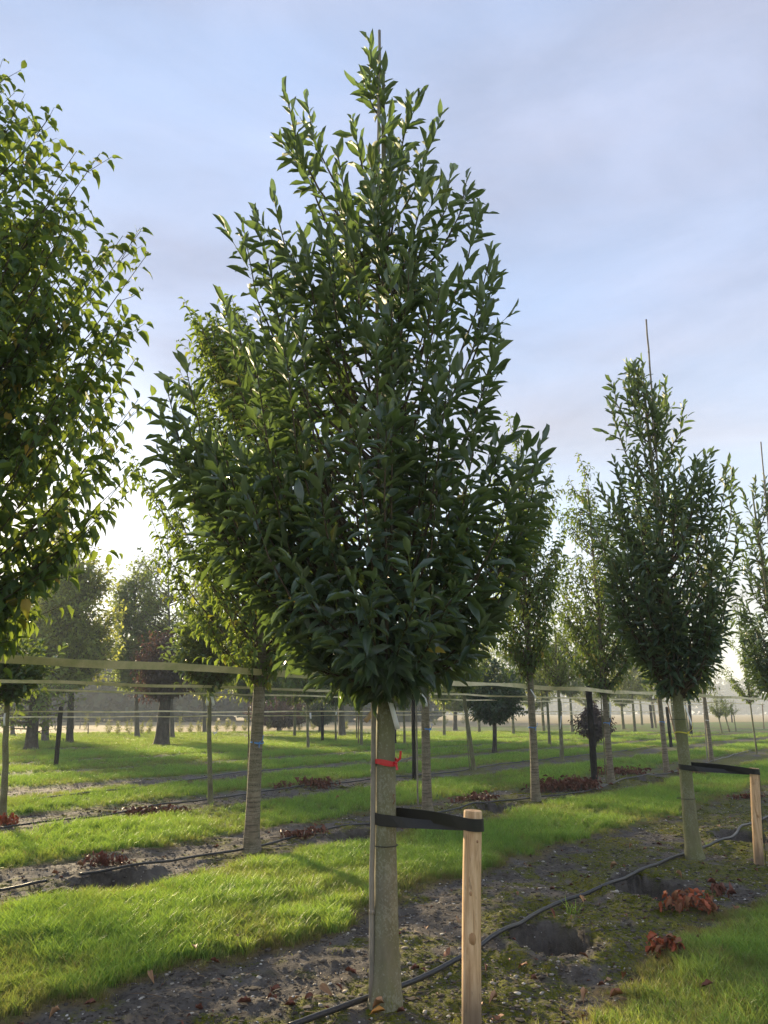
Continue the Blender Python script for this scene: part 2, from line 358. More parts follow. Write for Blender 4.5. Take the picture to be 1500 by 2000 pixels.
M['moss'] = moss_mat()

# ------------------------------------------------------------------ mesh helpers
def link(name, me, parent=None, material=None):
    o = bpy.data.objects.new(name, me); COL.objects.link(o)
    if material is not None and me is not None and len(me.materials) == 0: me.materials.append(M[material])
    if parent is not None: o.parent = parent
    return o
def tag(o, label=None, cat=None, group=None, kind=None):
    if label: o['label'] = label
    if cat: o['category'] = cat
    if group: o['group'] = group
    if kind: o['kind'] = kind
    return o
def thing(name, loc, label, cat, group=None):
    o = bpy.data.objects.new(name, None); COL.objects.link(o); o.empty_display_size = .2
    o.location = tuple(float(a) for a in loc); return tag(o, label, cat, group)
def mesh(name, verts, faces, smooth=True):
    me = bpy.data.meshes.new(name)
    verts = np.asarray(verts, np.float32); 
    if isinstance(faces, np.ndarray):
        nf, k = faces.shape
        me.vertices.add(len(verts)); me.vertices.foreach_set('co', verts.ravel())
        me.loops.add(nf * k); me.loops.foreach_set('vertex_index', faces.astype(np.int32).ravel())
        me.polygons.add(nf); me.polygons.foreach_set('loop_start', np.arange(0, nf * k, k, dtype=np.int32))
        me.polygons.foreach_set('loop_total', np.full(nf, k, np.int32))
        me.update(calc_edges=True); me.validate()
    else:
        me.from_pydata([tuple(v) for v in verts], [], faces); me.update()
    if smooth: me.polygons.foreach_set('use_smooth', np.array([p.loop_total <= 4 for p in me.polygons]) if not isinstance(faces, np.ndarray) else np.ones(len(me.polygons), bool))
    return me
def fattr(me, name, vals):
    a = me.attributes.new(name, 'FLOAT', 'POINT'); a.data.foreach_set('value', np.asarray(vals, np.float32))
class Tubes:                                # collects tubes into one mesh
    def __init__(s): s.v = []; s.f = []; s.n = 0
    def tube(s, pts, rad, sides=6, cap=True, wob=0.0, seed=0):
        pts = np.asarray(pts, float); n = len(pts); rad = np.broadcast_to(np.asarray(rad, float), (n,))
        d = np.gradient(pts, axis=0); d /= np.linalg.norm(d, axis=1)[:, None] + 1e-9
        ref = np.array([0, 0, 1.0]) if abs(d[:, 2]).mean() < .8 else np.array([1.0, 0, 0])
        a = np.cross(d, ref); a /= np.linalg.norm(a, axis=1)[:, None] + 1e-9
        b = np.cross(d, a)
        th = np.arange(sides) * 2 * math.pi / sides
        R = rad[:, None] * np.ones(sides)
        if wob:
            zz = np.arange(n)[:, None] * .35; R = R * (1 + wob * (fbm(np.cos(th)[None] * 1.5 + zz * 0 + 7, np.sin(th)[None] * 1.5 + zz, 3, seed) - .5) * 2)
        ring = pts[:, None] + R[..., None] * (np.cos(th)[None, :, None] * a[:, None] + np.sin(th)[None, :, None] * b[:, None])
        s.v.append(ring.reshape(-1, 3)); i = np.arange(n - 1)[:, None] * sides; j = np.arange(sides)[None]; k = (j + 1) % sides
        q = np.stack([i + j, i + k, i + sides + k, i + sides + j], -1).reshape(-1, 4) + s.n
        s.f += q.tolist()
        if cap:
            s.f.append([s.n + (n - 1) * sides + x for x in range(sides)]); s.f.append([s.n + sides - 1 - x for x in range(sides)])
        s.n += n * sides; return s
    def strip(s, pts, wdir, width, thick):   # flat band swept along pts; wdir = width direction at each point
        pts = np.asarray(pts, float); n = len(pts)
        d = np.gradient(pts, axis=0); d /= np.linalg.norm(d, axis=1)[:, None] + 1e-9
        w = np.broadcast_to(np.asarray(wdir, float), (n, 3)); w = w - (w * d).sum(1)[:, None] * d; w = w / (np.linalg.norm(w, axis=1)[:, None] + 1e-9)
        t = np.cross(d, w); wd = np.broadcast_to(np.asarray(width, float), (n,))[:, None] / 2; tk = thick / 2
        ring = np.stack([pts + w * wd + t * tk, pts - w * wd + t * tk, pts - w * wd - t * tk, pts + w * wd - t * tk], 1)
        s.v.append(ring.reshape(-1, 3))
        for i in range(n - 1):
            for j in range(4): k = (j + 1) % 4; s.f.append([s.n + i * 4 + j, s.n + i * 4 + k, s.n + i * 4 + 4 + k, s.n + i * 4 + 4 + j])
        s.f.append([s.n + 3, s.n + 2, s.n + 1, s.n]); s.f.append([s.n + (n - 1) * 4 + j for j in range(4)]); s.n += n * 4; return s
    def build(s, name, material, parent=None, off=(0, 0, 0), smooth=True):
        v = np.concatenate(s.v) - np.asarray(off)
        me = mesh(name, v, s.f, smooth); return link(name, me, parent, material)

# ------------------------------------------------------------------ leaf templates: x along, y across, z up
def leaf_template(ts, hw, fold, curl, twist=0.0, wave=0.0):
    v = []; ts = np.asarray(ts); 
    for i, (t, w) in enumerate(zip(ts, hw)):
        z = -curl * t * t; x = t - .25 * abs(curl) * t ** 3
        c, s_ = math.cos(twist * t), math.sin(twist * t)
        for y in (-w, 0, w):
            zz = fold * abs(y) + wave * math.sin(t * 9 + (1 if y > 0 else 0)) * abs(y)
            v.append((x, y * c - zz * s_ * .3, z + zz + y * s_ * .3))
    f = []
    for i in range(len(ts) - 1):
        a = i * 3
        for k in (0, 1):
            if hw[i + 1] > 0: f.append((a + k, a + 3 + k, a + 4 + k)); f.append((a + k, a + 4 + k, a + 1 + k))
            else: f.append((a + k, a + 4, a + 1 + k))
    f = np.array(f); used = np.unique(f); return np.array(v)[used], np.searchsorted(used, f)
TEMPL = {'flat': [(np.array([(0, 0, 0), (.5, -.5, .1 * k), (1, 0, 0), (.5, .5, -.1 * k)]), np.array([(0, 1, 2), (0, 2, 3)])) for k in range(4)]}
def reg(key, ts, hw, folds, curls, waves=(0, 0, 0, 0)):
    TEMPL[key] = [leaf_template(ts, hw, fo, cu, tw, wv) for fo, cu, tw, wv in zip(folds, curls, (0, .5, -.5, .15), waves)]
reg('laurel', [0, .09, .22, .42, .64, .84, 1], [.02, .06, .32, .48, .46, .26, .0], (.35, .2, .45, .25), (.04, .16, .10, -.03), (.12, .1, .2, .15))
reg('laurel_mid', [0, .12, .35, .65, 1], [.03, .18, .47, .44, .0], (.35, .2, .45, .25), (.04, .16, .10, -.03))
reg('cherry', [0, .15, .22, .42, .65, .84, 1], [.015, .02, .30, .50, .38, .14, .0], (.5, .3, .7, .4), (.30, .5, .2, .4), (.1, .2, .1, .2))
reg('cherry_mid', [0, .16, .42, .72, 1], [.02, .12, .50, .30, .0], (.5, .3, .7, .4), (.30, .5, .2, .4))
reg('broad', [0, .12, .4, .75, 1], [.03, .12, .48, .42, .0], (.4, .25, .5, .3), (.1, .25, -.1, .3))
TEMPL['tiny'] = [(np.array([(0, 0, 0), (.45, -.5, .12), (.45, 0, c_), (.45, .5, .12), (1, 0, -d_)]), np.array([(0, 1, 2), (0, 2, 3), (1, 4, 2), (2, 4, 3)])) for c_, d_ in ((0, .1), (-.05, .3), (.05, .0), (.02, .2))]
FOL = []                                   # every crown, settled at the end
def norm(a): return a / (np.linalg.norm(a, axis=-1, keepdims=True) + 1e-9)

def bez(O, C, T, n):
    t = np.linspace(0, 1, n)[:, None]; return (1 - t) ** 2 * O + 2 * t * (1 - t) * C + t * t * T

def grow(rng, tips, z_lo, spec, lean=(0, 0), attach=None):
    """branches and leaves for a crown around a local vertical stem; tips are local points"""
    tb = Tubes(); tw = Tubes(); P_, A_, Nn_, L_, W_, T_ = [], [], [], [], [], []
    zt = max(t[2] for t in tips)
    def leaves(poly, tipness, lo=0.0, bright=0.0):
        seg = np.linalg.norm(np.diff(poly, axis=0), axis=1); cum = np.concatenate([[0], np.cumsum(seg)]); L = cum[-1]
        n = max(3, int(L * (1 - lo) / spec['space']))
        s = np.linspace(L * lo, L, n) + rng.normal(0, spec['space'] * .25, n); s = np.clip(s, 0, L)
        pos = np.stack([np.interp(s, cum, poly[:, k]) for k in range(3)], 1)
        d = norm(np.gradient(poly, axis=0)); dv = norm(np.stack([np.interp(s, cum, d[:, k]) for k in range(3)], 1))
        ref = np.where(np.abs(dv[:, 2:3]) < .9, np.array([[0, 0, 1.0]]), np.array([[1.0, 0, 0]]))
        a = norm(np.cross(dv, ref)); b = np.cross(dv, a)
        ph = np.arange(n) * 2.39996 + rng.uniform(0, 6.28) + rng.normal(0, .25, n)
        rad = np.cos(ph)[:, None] * a + np.sin(ph)[:, None] * b
        f = np.clip((s - L * lo) / (L * (1 - lo) + 1e-6), 0, 1)
        ang = np.radians(spec['a_low'] + (spec['a_tip'] - spec['a_low']) * f ** 1.5 + rng.normal(0, 9, n))
        ax = np.cos(ang)[:, None] * dv + np.sin(ang)[:, None] * rad
        zf = np.clip((pos[:, 2] - z_lo) / (zt - z_lo + 1e-6), 0, 1)
        dr = (spec['droop'][0] + (spec['droop'][1] - spec['droop'][0]) * zf) * rng.uniform(.5, 1.4, n) * (1.1 - .6 * f * spec.get('perk', 1))
        ax = norm(ax + np.stack([0 * dr, 0 * dr, -dr], 1) + rng.normal(0, .08, (n, 3)))
        up = dv * (1 - spec['flat']) + np.array([0, 0, 1.0]) * spec['flat'] + rng.normal(0, .18, (n, 3))
        nn = norm(up - (up * ax).sum(1)[:, None] * ax)
        ln = rng.uniform(*spec['len'], n) * (1 - .35 * np.clip((f - .8) / .2, 0, 1) * rng.uniform(0, 1, n))
        P_.append(pos); A_.append(ax); Nn_.append(nn); L_.append(ln); W_.append(ln * rng.uniform(*spec['wid'], n))
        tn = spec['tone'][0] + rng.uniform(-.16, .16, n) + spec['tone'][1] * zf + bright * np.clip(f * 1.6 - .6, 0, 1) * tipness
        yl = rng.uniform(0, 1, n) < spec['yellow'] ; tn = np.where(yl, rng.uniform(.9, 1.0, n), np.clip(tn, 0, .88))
        T_.append(tn)
    for T in tips:
        T = np.asarray(T, float); r = math.hypot(T[0] - lean[0] * T[2], T[1] - lean[1] * T[2])
        zO = max(z_lo - .05 + rng.uniform(0, .25), T[2] - spec['rise'] * r - rng.uniform(.15, .5))
        zO = min(zO, T[2] - .08)
        O = np.array([lean[0] * zO, lean[1] * zO, zO])
        C = O + np.array([(T[0] - O[0]) * spec['bow'], (T[1] - O[1]) * spec['bow'], (T[2] - zO) * .32])
        poly = bez(O, C, T, 9); poly[1:-1] += rng.normal(0, .012, (7, 3))
        Lb = np.linalg.norm(np.diff(poly, axis=0), axis=1).sum()
        r0 = spec['br'] * (.5 + .5 * min(1, Lb / 1.5))
        far_ = spec['len'][1] > .21 or spec['br'] < .0135
        if far_: tb.tube(poly[::2], np.linspace(r0, spec['br'] * .22, 5), 3, cap=False)
        else: tb.tube(poly, np.linspace(r0, spec['br'] * .22, 9), 5, cap=False)
        lo = max(0.0, 1 - spec['leafy'] / max(Lb, .01)); lo = max(lo, .12)
        br = spec['new'] * float(np.clip(1.9 * (T[2] - z_lo) / (zt - z_lo + 1e-6) - .25, 0, 1)) if rng.uniform() < spec['newfrac'] else 0.0
        leaves(poly, 1.0, lo, br)
        k = int(round(spec['twigs'] * min(1.3, Lb / 1.0))) 
        for _ in range(k):
            f = rng.uniform(.28, .92); p = np.array([np.interp(f * 8, range(9), poly[:, q]) for q in range(3)])
            d = norm(poly[min(8, int(f * 8) + 1)] - poly[int(f * 8)])
            out = norm(np.array([p[0], p[1], 0]) + rng.normal(0, .35 * (abs(p[0]) + abs(p[1]) + .2), 3) * np.array([1, 1, .2]))
            dd = norm(d * .7 + out * .6 + rng.normal(0, .35, 3) + np.array([0, 0, spec['up']]))
            tl = rng.uniform(*spec['twig_len']) * float(np.clip((zt - p[2]) / 1.0, .2, 1)); Q = p + dd * tl + np.array([0, 0, spec['up'] * .12 * tl])
            tp = bez(p, p + dd * tl * .5 + rng.normal(0, .02, 3), Q, 5)
            tw.tube(tp[::2], np.linspace(spec['br'] * .28, spec['br'] * .14, 3), 3, cap=False)
            leaves(tp, 1.0, .1, br if rng.uniform() < .5 else 0)
    leaf = dict(pos=np.concatenate(P_), ax=np.concatenate(A_), nn=np.concatenate(Nn_), ln=np.concatenate(L_), wd=np.concatenate(W_), tone=np.concatenate(T_))
    return tb, tw, leaf
def fol(root, loc, leaf, templ, material, want, rng, parent=None):
    FOL.append(dict(root=root, loc=np.asarray(loc, float), leaf=leaf, templ=templ, mat=material, want=want, var=rng.integers(0, 4, len(leaf['ln'])), parent=parent or root))

def profile_from_outline(base, rows):       # rows: (py, xl, xr) of the crown outline in the photograph
    z, rl, rr = [], [], []
    for py, xl, xr in rows:
        a = at_y(xl, py, base[1]); b = at_y(xr, py, base[1]); z.append(a[2]); rl.append(base[0] - a[0]); rr.append(b[0] - base[0])
    o = np.argsort(z); z = np.array(z)[o]; rl = np.array(rl)[o]; rr = np.array(rr)[o]
    return z, rl, rr
def sample_tips(rng, n, z, rl, rr, shrink=.08, inner=.2, zpow=0.7, clipfn=None):
    tips = []
    avg = np.maximum(.06, (rl + rr) / 2)
    zs = np.linspace(z[0], z[-1], 60); w = np.interp(zs, z, avg) ** (2 * zpow); w /= w.sum(); cw = np.cumsum(w)
    k = 0
    while len(tips) < n and k < n * 20:
        k += 1
        zz = np.interp(rng.uniform(), cw, zs); a = rng.uniform(0, 2 * math.pi)
        l = np.interp(zz, z, rl); r = np.interp(zz, z, rr); m = (l + r) / 2; cx = (r - l) / 2
        rad = max(.02, m - shrink) * math.sqrt(rng.uniform(inner, 1))
        t = np.array([cx + rad * math.cos(a), rad * .92 * math.sin(a), zz])
        if clipfn is None or clipfn(t): tips.append(t)
    return tips
def trunk_mesh(root, h, r0, r1, material, lean=(0, 0), sides=20, flare=.34, seed=0, bend=0.01, name='trunk', top_r=None, top_z=None):
    rng = np.random.default_rng(seed); n = 26 if h > 1 else 8
    zs = np.concatenate([[-.12, 0, .03, .08, .16], np.linspace(.3, h, n)])
    bx = np.cumsum(rng.normal(0, bend, len(zs))) * .25; by = np.cumsum(rng.normal(0, bend, len(zs))) * .25; bx -= bx[1]; by -= by[1]
    pts = np.stack([lean[0] * zs + bx, lean[1] * zs + by, zs], 1)
    zr = np.clip(zs / h, 0, 1)
    if top_z: r = np.where(zs < top_z, r0 + (r1 - r0) * np.clip(zs / top_z, 0, 1), r1 + (top_r - r1) * np.clip((zs - top_z) / (h - top_z), 0, 1))
    else: r = r0 + (r1 - r0) * zr
    r = r * (1 + flare * np.exp(-np.clip(zs, 0, 9) / .13))
    return Tubes().tube(pts, r, sides, True, .07, seed).build(name, material, root)

LAUREL = dict(space=.036, len=(.10, .215), wid=(.235, .30), a_low=52, a_tip=18, droop=(.95, -.15), perk=1, flat=.12, leafy=.85, twigs=2.6, twig_len=(.16, .34),
              rise=1.45, bow=.80, br=.015, tone=(.20, .22), new=.55, newfrac=.55, yellow=.007, up=.6)
CHERRY = dict(space=.046, len=(.11, .165), wid=(.34, .44), a_low=75, a_tip=45, droop=(.75, .55), perk=.3, flat=.75, leafy=1.6, twigs=4.6, twig_len=(.2, .5),
              rise=1.1, bow=.6, br=.014, tone=(.24, .16), new=.2, newfrac=.5, yellow=.03, up=.25)
def spec(base, **kw): d = dict(base); d.update(kw); return d

# ------------------------------------------------------------------ ground sheet
def build_ground():
    fine = np.radians(np.linspace(-36, 36, 430)); coarse = np.radians(np.linspace(36, 324, 64))[1:-1]
    th = np.concatenate([fine, coarse]); nt_ = len(th)
    r = [0.4]
    while r[-1] < 2.6: r.append(r[-1] * 1.12)
    while r[-1] < 14: r.append(r[-1] * 1.0062)
    while r[-1] < 40: r.append(r[-1] * 1.02)
    while r[-1] < 650: r.append(r[-1] * 1.035)
    r = np.array(r); R, T = np.meshgrid(r, th, indexing='ij'); X = R * np.sin(T); Y = R * np.cos(T)
    x, y = X.ravel(), Y.ravel(); z = H(x, y)
    v = np.stack([x, y, z], 1); v = np.concatenate([v, [[0, 0, float(H(np.array([0.]), np.array([0.]))[0])]]])
    i = np.arange(len(r) - 1)[:, None] * nt_; j = np.arange(nt_)[None]; k = (j + 1) % nt_
    q = np.stack([i + j, i + nt_ + j, i + nt_ + k, i + k], -1).reshape(-1, 4)
    me = mesh('ground', v, q[:, ::-1].copy())
    c = len(v) - 1
    s = soil_mask(v[:, 0], v[:, 1]); fattr(me, 'soil', s); fattr(me, 'moss', moss_mask(v[:, 0], v[:, 1]) * (1 - sstep(.05, .12, hole_depth(v[:, 0], v[:, 1])[0])))
    dist = v[:, 1] - .85 * np.clip(v[:, 0] + 20, 0, 80) + (fbm(v[:, 0] * .05, v[:, 1] * .05, 3, 77) - .5) * 12
    fattr(me, 'straw', sstep(52, 60, dist)); fattr(me, 'edge', 4 * s * (1 - s) * .8 + sstep(.55, .7, fbm(v[:, 0] * .8, v[:, 1] * .8, 3, 55)) * .25 * (1 - s))
    o = link('ground', me, None, 'ground'); o['kind'] = 'structure'
    return o
build_ground()

# ------------------------------------------------------------------ main laurel and its neighbours in the front row
def laurel_tree(seed, base, outline, ntips, label, bark_, r0, extra_tips=(), templ='laurel', want=300, sp=LAUREL, crown_z=1.75, shrinkage=.16, trunk_r1=None, low=25):
    rng = np.random.default_rng(seed); zb = z0(base); base = np.array([base[0], base[1], zb])
    z, rl, rr = profile_from_outline(base, outline); z = z - zb
    root = thing('laurel_tree', base, label, 'tree', None)
    tips = sample_tips(rng, ntips, z, rl, rr, shrinkage)
    kz = z < z[0] + .38 * (z[-1] - z[0]); tips += sample_tips(rng, low, z[kz], rl[kz], rr[kz], shrinkage * .6, .5)
    for px, py, dy in extra_tips:
        p = at_y(px, py, base[1] + dy); tips.append(p - base)
    tb, tw, leaf = grow(rng, tips, crown_z, sp)
    trunk_mesh(root, max(t[2] for t in tips) - .3, r0, trunk_r1 or r0 * .62, bark_, seed=seed, top_z=2.2, top_r=.012)
    tb.build('branches', 'branch', root)['kind'] = 'stuff'; tw.build('twigs', 'twig', root)['kind'] = 'stuff'
    fol(root, base, leaf, templ, 'laurel', want, rng)
    return root, base, tips, leaf
P1 = gp(753, 1962)
OUT1 = [(90, 715, 745), (180, 690, 768), (250, 660, 800), (330, 600, 870), (420, 585, 905), (500, 540, 935), (600, 470, 950), (680, 385, 955), (740, 345, 955), (800, 335, 945),
        (880, 345, 1000), (960, 380, 1030), (1040, 430, 1005), (1120, 480, 1000), (1200, 520, 985), (1260, 575, 950), (1310, 600, 890), (1345, 640, 810)]
EX1 = [(722, 85, 0), (748, 140, -.03), (712, 150, .05), (560, 190, -.1), (600, 200, .1), (575, 255, 0), (690, 235, -.1), (800, 205, 0), (840, 255, .1), (790, 300, -.2), (880, 335, -.1), (912, 350, .1),
       (930, 415, 0), (500, 415, 0), (535, 390, -.2), (475, 440, .1), (590, 455, -.3), (660, 300, -.3), (960, 490, 0), (965, 530, .2), (945, 590, -.1), (970, 665, 0), (965, 700, .2), (440, 600, -.2),
       (465, 640, .2), (362, 715, -.2), (325, 755, 0), (312, 805, .1), (340, 830, -.3), (355, 900, .2), (560, 700, -.8), (590, 640, -.7), (480, 960, -.8), (1055, 865, 0), (1050, 915, .2), (1020, 880, -.3), (1045, 985, 0),
       (1000, 930, -.4), (980, 860, -.2), (600, 1270, -.2), (625, 1300, -.3), (670, 1318, -.35), (715, 1322, -.3), (790, 1318, -.3), (830, 1300, -.35), (880, 1278, -.2), (935, 1245, -.2), (975, 1190, 0), (560, 1235, -.2), (530, 1185, 0), (500, 1120, -.1), (1000, 1110, 0), (700, 1280, -.7), (780, 1260, -.75), (850, 1230, -.7), (640, 1230, -.7), (720, 1200, -.9), (810, 1150, -.95), (590, 1160, -.8), (900, 1150, -.7), (1020, 1060, .1), (400, 960, 0), (420, 1000, -.3), (700, 560, -.5), (800, 480, -.4), (860, 560, -.5), (740, 400, -.4), (640, 480, -.5), (880, 700, -.7), (700, 800, -1.0)]
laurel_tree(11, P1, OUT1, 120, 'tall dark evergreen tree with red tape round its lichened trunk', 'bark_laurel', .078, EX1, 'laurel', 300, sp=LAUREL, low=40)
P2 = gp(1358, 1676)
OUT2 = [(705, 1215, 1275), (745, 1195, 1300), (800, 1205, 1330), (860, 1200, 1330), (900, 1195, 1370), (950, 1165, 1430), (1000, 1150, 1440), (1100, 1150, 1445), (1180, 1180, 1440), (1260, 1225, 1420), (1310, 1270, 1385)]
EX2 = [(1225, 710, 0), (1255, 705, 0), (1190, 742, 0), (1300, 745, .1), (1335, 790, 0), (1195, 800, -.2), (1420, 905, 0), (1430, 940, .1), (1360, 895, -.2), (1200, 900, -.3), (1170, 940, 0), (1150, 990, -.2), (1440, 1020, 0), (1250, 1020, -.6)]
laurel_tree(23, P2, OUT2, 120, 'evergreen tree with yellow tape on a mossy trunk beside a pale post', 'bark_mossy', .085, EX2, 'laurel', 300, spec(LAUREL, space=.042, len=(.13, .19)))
P3 = P2 + (P2 - P1) * 1.0; P3[2] = 0
OUT3 = [(935, 1460, 1500), (980, 1440, 1530), (1040, 1440, 1590), (1120, 1430, 1650), (1200, 1425, 1660), (1280, 1440, 1640), (1330, 1470, 1620)]
laurel_tree(31, P3, OUT3, 105, 'evergreen tree standing past the second pale post, thin stake tip above it', 'bark_mossy', .08, [(1450, 960, 0), (1475, 940, .1), (1495, 935, 0), (1440, 1010, -.2)], 'laurel_mid', 160, spec(LAUREL, space=.045))

# ------------------------------------------------------------------ cherry row
def cherry_tree(seed, base, outline, ntips, label, r0, extra=(), templ='cherry_mid', want=300, sp=CHERRY, crown_z=1.9, lean=(0, 0), clip=None, bark_='bark_cherry', material='cherry', name='cherry_tree', dz=0):
    rng = np.random.default_rng(seed); zb = z0(base); base = np.array([base[0], base[1], zb])
    z, rl, rr = profile_from_outline(base, outline); z = z - zb
    root = thing(name, base, label, 'tree', None)
    tips = sample_tips(rng, ntips, z, rl, rr, .12, .15, .7, clip and (lambda t: clip(t + base)))
    for px, py, dy in extra: tips.append(at_y(px, py, base[1] + dy) - base)
    tb, tw, leaf = grow(rng, tips, crown_z, sp, lean)
    trunk_mesh(root, max(t[2] for t in tips) - .9, r0, r0 * .72, bark_, lean, seed=seed, top_z=2.4, top_r=.012)
    tb.build('branches', 'branch', root)['kind'] = 'stuff'; tw.build('twigs', 'branch', root)['kind'] = 'stuff'
    fol(root, base, leaf, templ, material, want, rng)
    return root
PA = gp(492, 1662)
step1 = np.array([RU[0], RU[1], 0]) * 4.35
PL = PA - step1
def inframe(p, m=170):
    a, b, c = proj(p); return -m < a < 1500 + m and b > -m
OUTL = [(40, -120, -60), (140, -170, 0), (200, -250, 50), (290, -330, 150), (440, -450, 240), (540, -520, 245), (690, -600, 265), (800, -620, 265), (900, -620, 255), (1000, -600, 200), (1080, -560, 140), (1180, -480, 90), (1260, -420, 40), (1310, -350, -20)]
EXL = [(2, 150, 0), (40, 200, 0), (95, 230, 0), (150, 295, 0), (195, 300, -.1), (120, 360, -.2), (60, 300, .1), (240, 460, 0), (275, 450, .1), (285, 500, -.1), (215, 480, -.3), (250, 620, 0), (265, 700, .1), (235, 640, -.3), (270, 780, 0), (240, 870, 0),
       (262, 920, .1), (230, 980, -.2), (255, 955, .3), (200, 1010, 0), (150, 1060, .1), (100, 1100, 0), (130, 1080, -.3), (60, 1180, 0), (30, 1250, .2), (180, 900, -.5), (120, 760, -.6), (100, 560, -.5)]
cherry_tree(41, PL, OUTL, 140, 'big leafy cherry tree with drooping pointed leaves, its trunk out of sight', .10, EXL, 'cherry', 300, spec(CHERRY, space=.06, len=(.14, .215), twigs=4.6, yellow=.05, tone=(.16, .16)), clip=inframe)
OUTA = [(575, 380, 480), (640, 365, 560), (720, 350, 640), (800, 330, 690), (880, 290, 720), (960, 290, 740), (1040, 310, 740), (1120, 340, 720), (1200, 365, 680), (1260, 400, 620), (1300, 450, 560)]
EXA = [(360, 585, 0), (380, 610, 0), (430, 568, .1), (350, 720, 0), (250, 875, 0), (270, 900, .2), (300, 930, .2), (290, 1000, 0), (330, 870, -.3), (345, 780, 0), (400, 640, 0), (320, 1080, 0), (470, 1270, -.3), (540, 1250, -.3)]
cherry_tree(43, PA, OUTA, 150, 'cherry tree with yellowing crown and ringed trunk, blue tape round it', .093, EXA, 'cherry_mid', 300, spec(CHERRY, tone=(.38, .2), yellow=.06))
PB = gp(836, 1585); PC = gp(1047, 1563); PD = gp(1194, 1530); PE = gp(1303, 1510); PF = gp(1390, 1488); PG = gp(1479, 1474)
def outline_at(cx, top, bot, hw, lean=-.06):
    rows = []
    for f, w in ((0, .12), (.12, .38), (.3, .68), (.5, .92), (.68, 1.0), (.82, .85), (.93, .55), (1, .25)):
        y = top + (bot - top) * f; c = cx + (y - bot) * -lean * -1; rows.append((y, c - hw * w, c + hw * w))
    return rows
SC = spec(CHERRY, space=.055, twigs=4.0, yellow=.05)
cherry_tree(47, PB, outline_at(825, 740, 1305, 150, .03), 80, 'cherry tree with blue tape and white tag beside a charred post', .082, (), 'cherry_mid', 100, SC)
cherry_tree(53, PC, outline_at(1028, 810, 1300, 100, .05), 135, 'slim cherry tree with yellow-tinged crown rising from a heap of rusty prunings', .085, [(990, 805, 0), (1010, 850, 0), (1080, 905, 0), (975, 870, 0), (950, 1000, 0), (1090, 960, 0), (1100, 1040, 0), (1075, 1100, 0)], 'cherry_mid', 220, SC)
cherry_tree(59, PD, outline_at(1176, 900, 1330, 105, .07), 135, 'cherry tree with pole and blue tape, next to the charred post in the prunings', .078, [(1130, 885, 0), (1140, 920, 0), (1110, 930, 0), (1085, 1000, 0), (1200, 1000, 0)], 'cherry_mid', 200, SC)
cherry_tree(61, PE, outline_at(1287, 930, 1330, 85, .08), 60, 'cherry tree with orange-brown trunk and blue tape behind the mossy evergreen', .078, (), 'cherry_mid', 40, SC, bark_='bark_cherry')
cherry_tree(67, PF, outline_at(1372, 1000, 1340, 75, .09), 60, 'cherry tree with white tape and stake behind the black rubber band', .075, (), 'cherry_mid', 40, spec(SC, tone=(.25, .15), yellow=.01))
cherry_tree(71, PG, outline_at(1465, 1110, 1370, 60, .1), 50, 'young thin-stemmed tree in the second row past the last evergreen', .035, (), 'cherry_mid', 30, spec(SC, tone=(.25, .15), yellow=.01), bark_='bark_thin')

# ------------------------------------------------------------------ younger trees in the rows behind
YOUNG = spec(CHERRY, space=.05, len=(.10, .15), twigs=3.0, br=.012, droop=(.4, .3), leafy=.9)
def row_tree(seed, px, py, cx, top, bot, hw, tw_px, label, templ='cherry_mid', material='green', ntips=55, sp=YOUNG, want=0, bark_='bark_thin', name='young_tree', yellow=.0, rise=None):
    b = gp(px, py); ax = proj(b)[2]; r0 = tw_px / 2 * ax / FPX
    cb = height_at(bot, b); s_ = dict(sp); s_['yellow'] = yellow
    lean_x = (at_y(cx, bot, b[1])[0] - b[0]) / max(cb, .3)
    return cherry_tree(seed, b, outline_at(cx, top, bot, hw, (cx - 750) / 6000.), ntips, label, r0, (), templ, want, s_, cb, (lean_x, 0), None, bark_, material, name)
MAG = spec(YOUNG, len=(.12, .17), wid=(.42, .5), droop=(.25, .1), a_low=60, a_tip=35, flat=.4, space=.045, leafy=1.0)
row_tree(101, 5, 1602, 12, 1175, 1375, 88, 13, 'thin mossy-stemmed tree with broad glossy leaves and white tag', 'broad', 'magnolia', 70, MAG, 120)
row_tree(103, 411, 1570, 410, 1120, 1345, 98, 10, 'thin-stemmed tree with dense dark glossy leaves and two white tags', 'broad', 'magnolia', 95, MAG, 160)
row_tree(107, 768, 1527, 764, 1120, 1330, 80, 10, 'mossy thin-stemmed tree right behind the red-taped trunk', 'cherry_mid', 'green', 60)
row_tree(109, 926, 1505, 905, 1225, 1350, 62, 9, 'leaning slim mossy tree tied to a leaning pole', 'broad', 'green', 60, MAG)
row_tree(113, 1098, 1486, 1090, 1160, 1345, 66, 8, 'slim green tree with white ties behind the yellow-tinged cherry', 'cherry_mid', 'green', 80)
row_tree(127, 1074, 1458, 1068, 1235, 1355, 58, 6, 'small green tree with two bare stems in the rows behind', 'cherry_mid', 'green', 60)
DENSE = spec(MAG, space=.06, len=(.15, .24), twigs=3.5, twig_len=(.3, .6), br=.02, leafy=1.3)
row_tree(131, 966, 1470, 966, 1270, 1412, 72, 9, 'small tree with dense rounded dark green crown', 'broad', 'darkgreen', 130, DENSE, bark_='bark_old', name='round_headed_tree')
WEEP = spec(DENSE, droop=(1.2, .8), len=(.14, .22), space=.06, rise=-.6)
row_tree(137, 1163, 1462, 1163, 1368, 1442, 36, 5, 'low dome of weeping dark purple foliage behind the charred post', 'broad', 'purple', 130, WEEP, bark_='bark_old', name='weeping_tree')
FARL = spec(CHERRY, space=.075, len=(.16, .26), wid=(.4, .55), twigs=4, twig_len=(.4, .9), br=.025, leafy=1.6, droop=(.4, .3), yellow=.0)
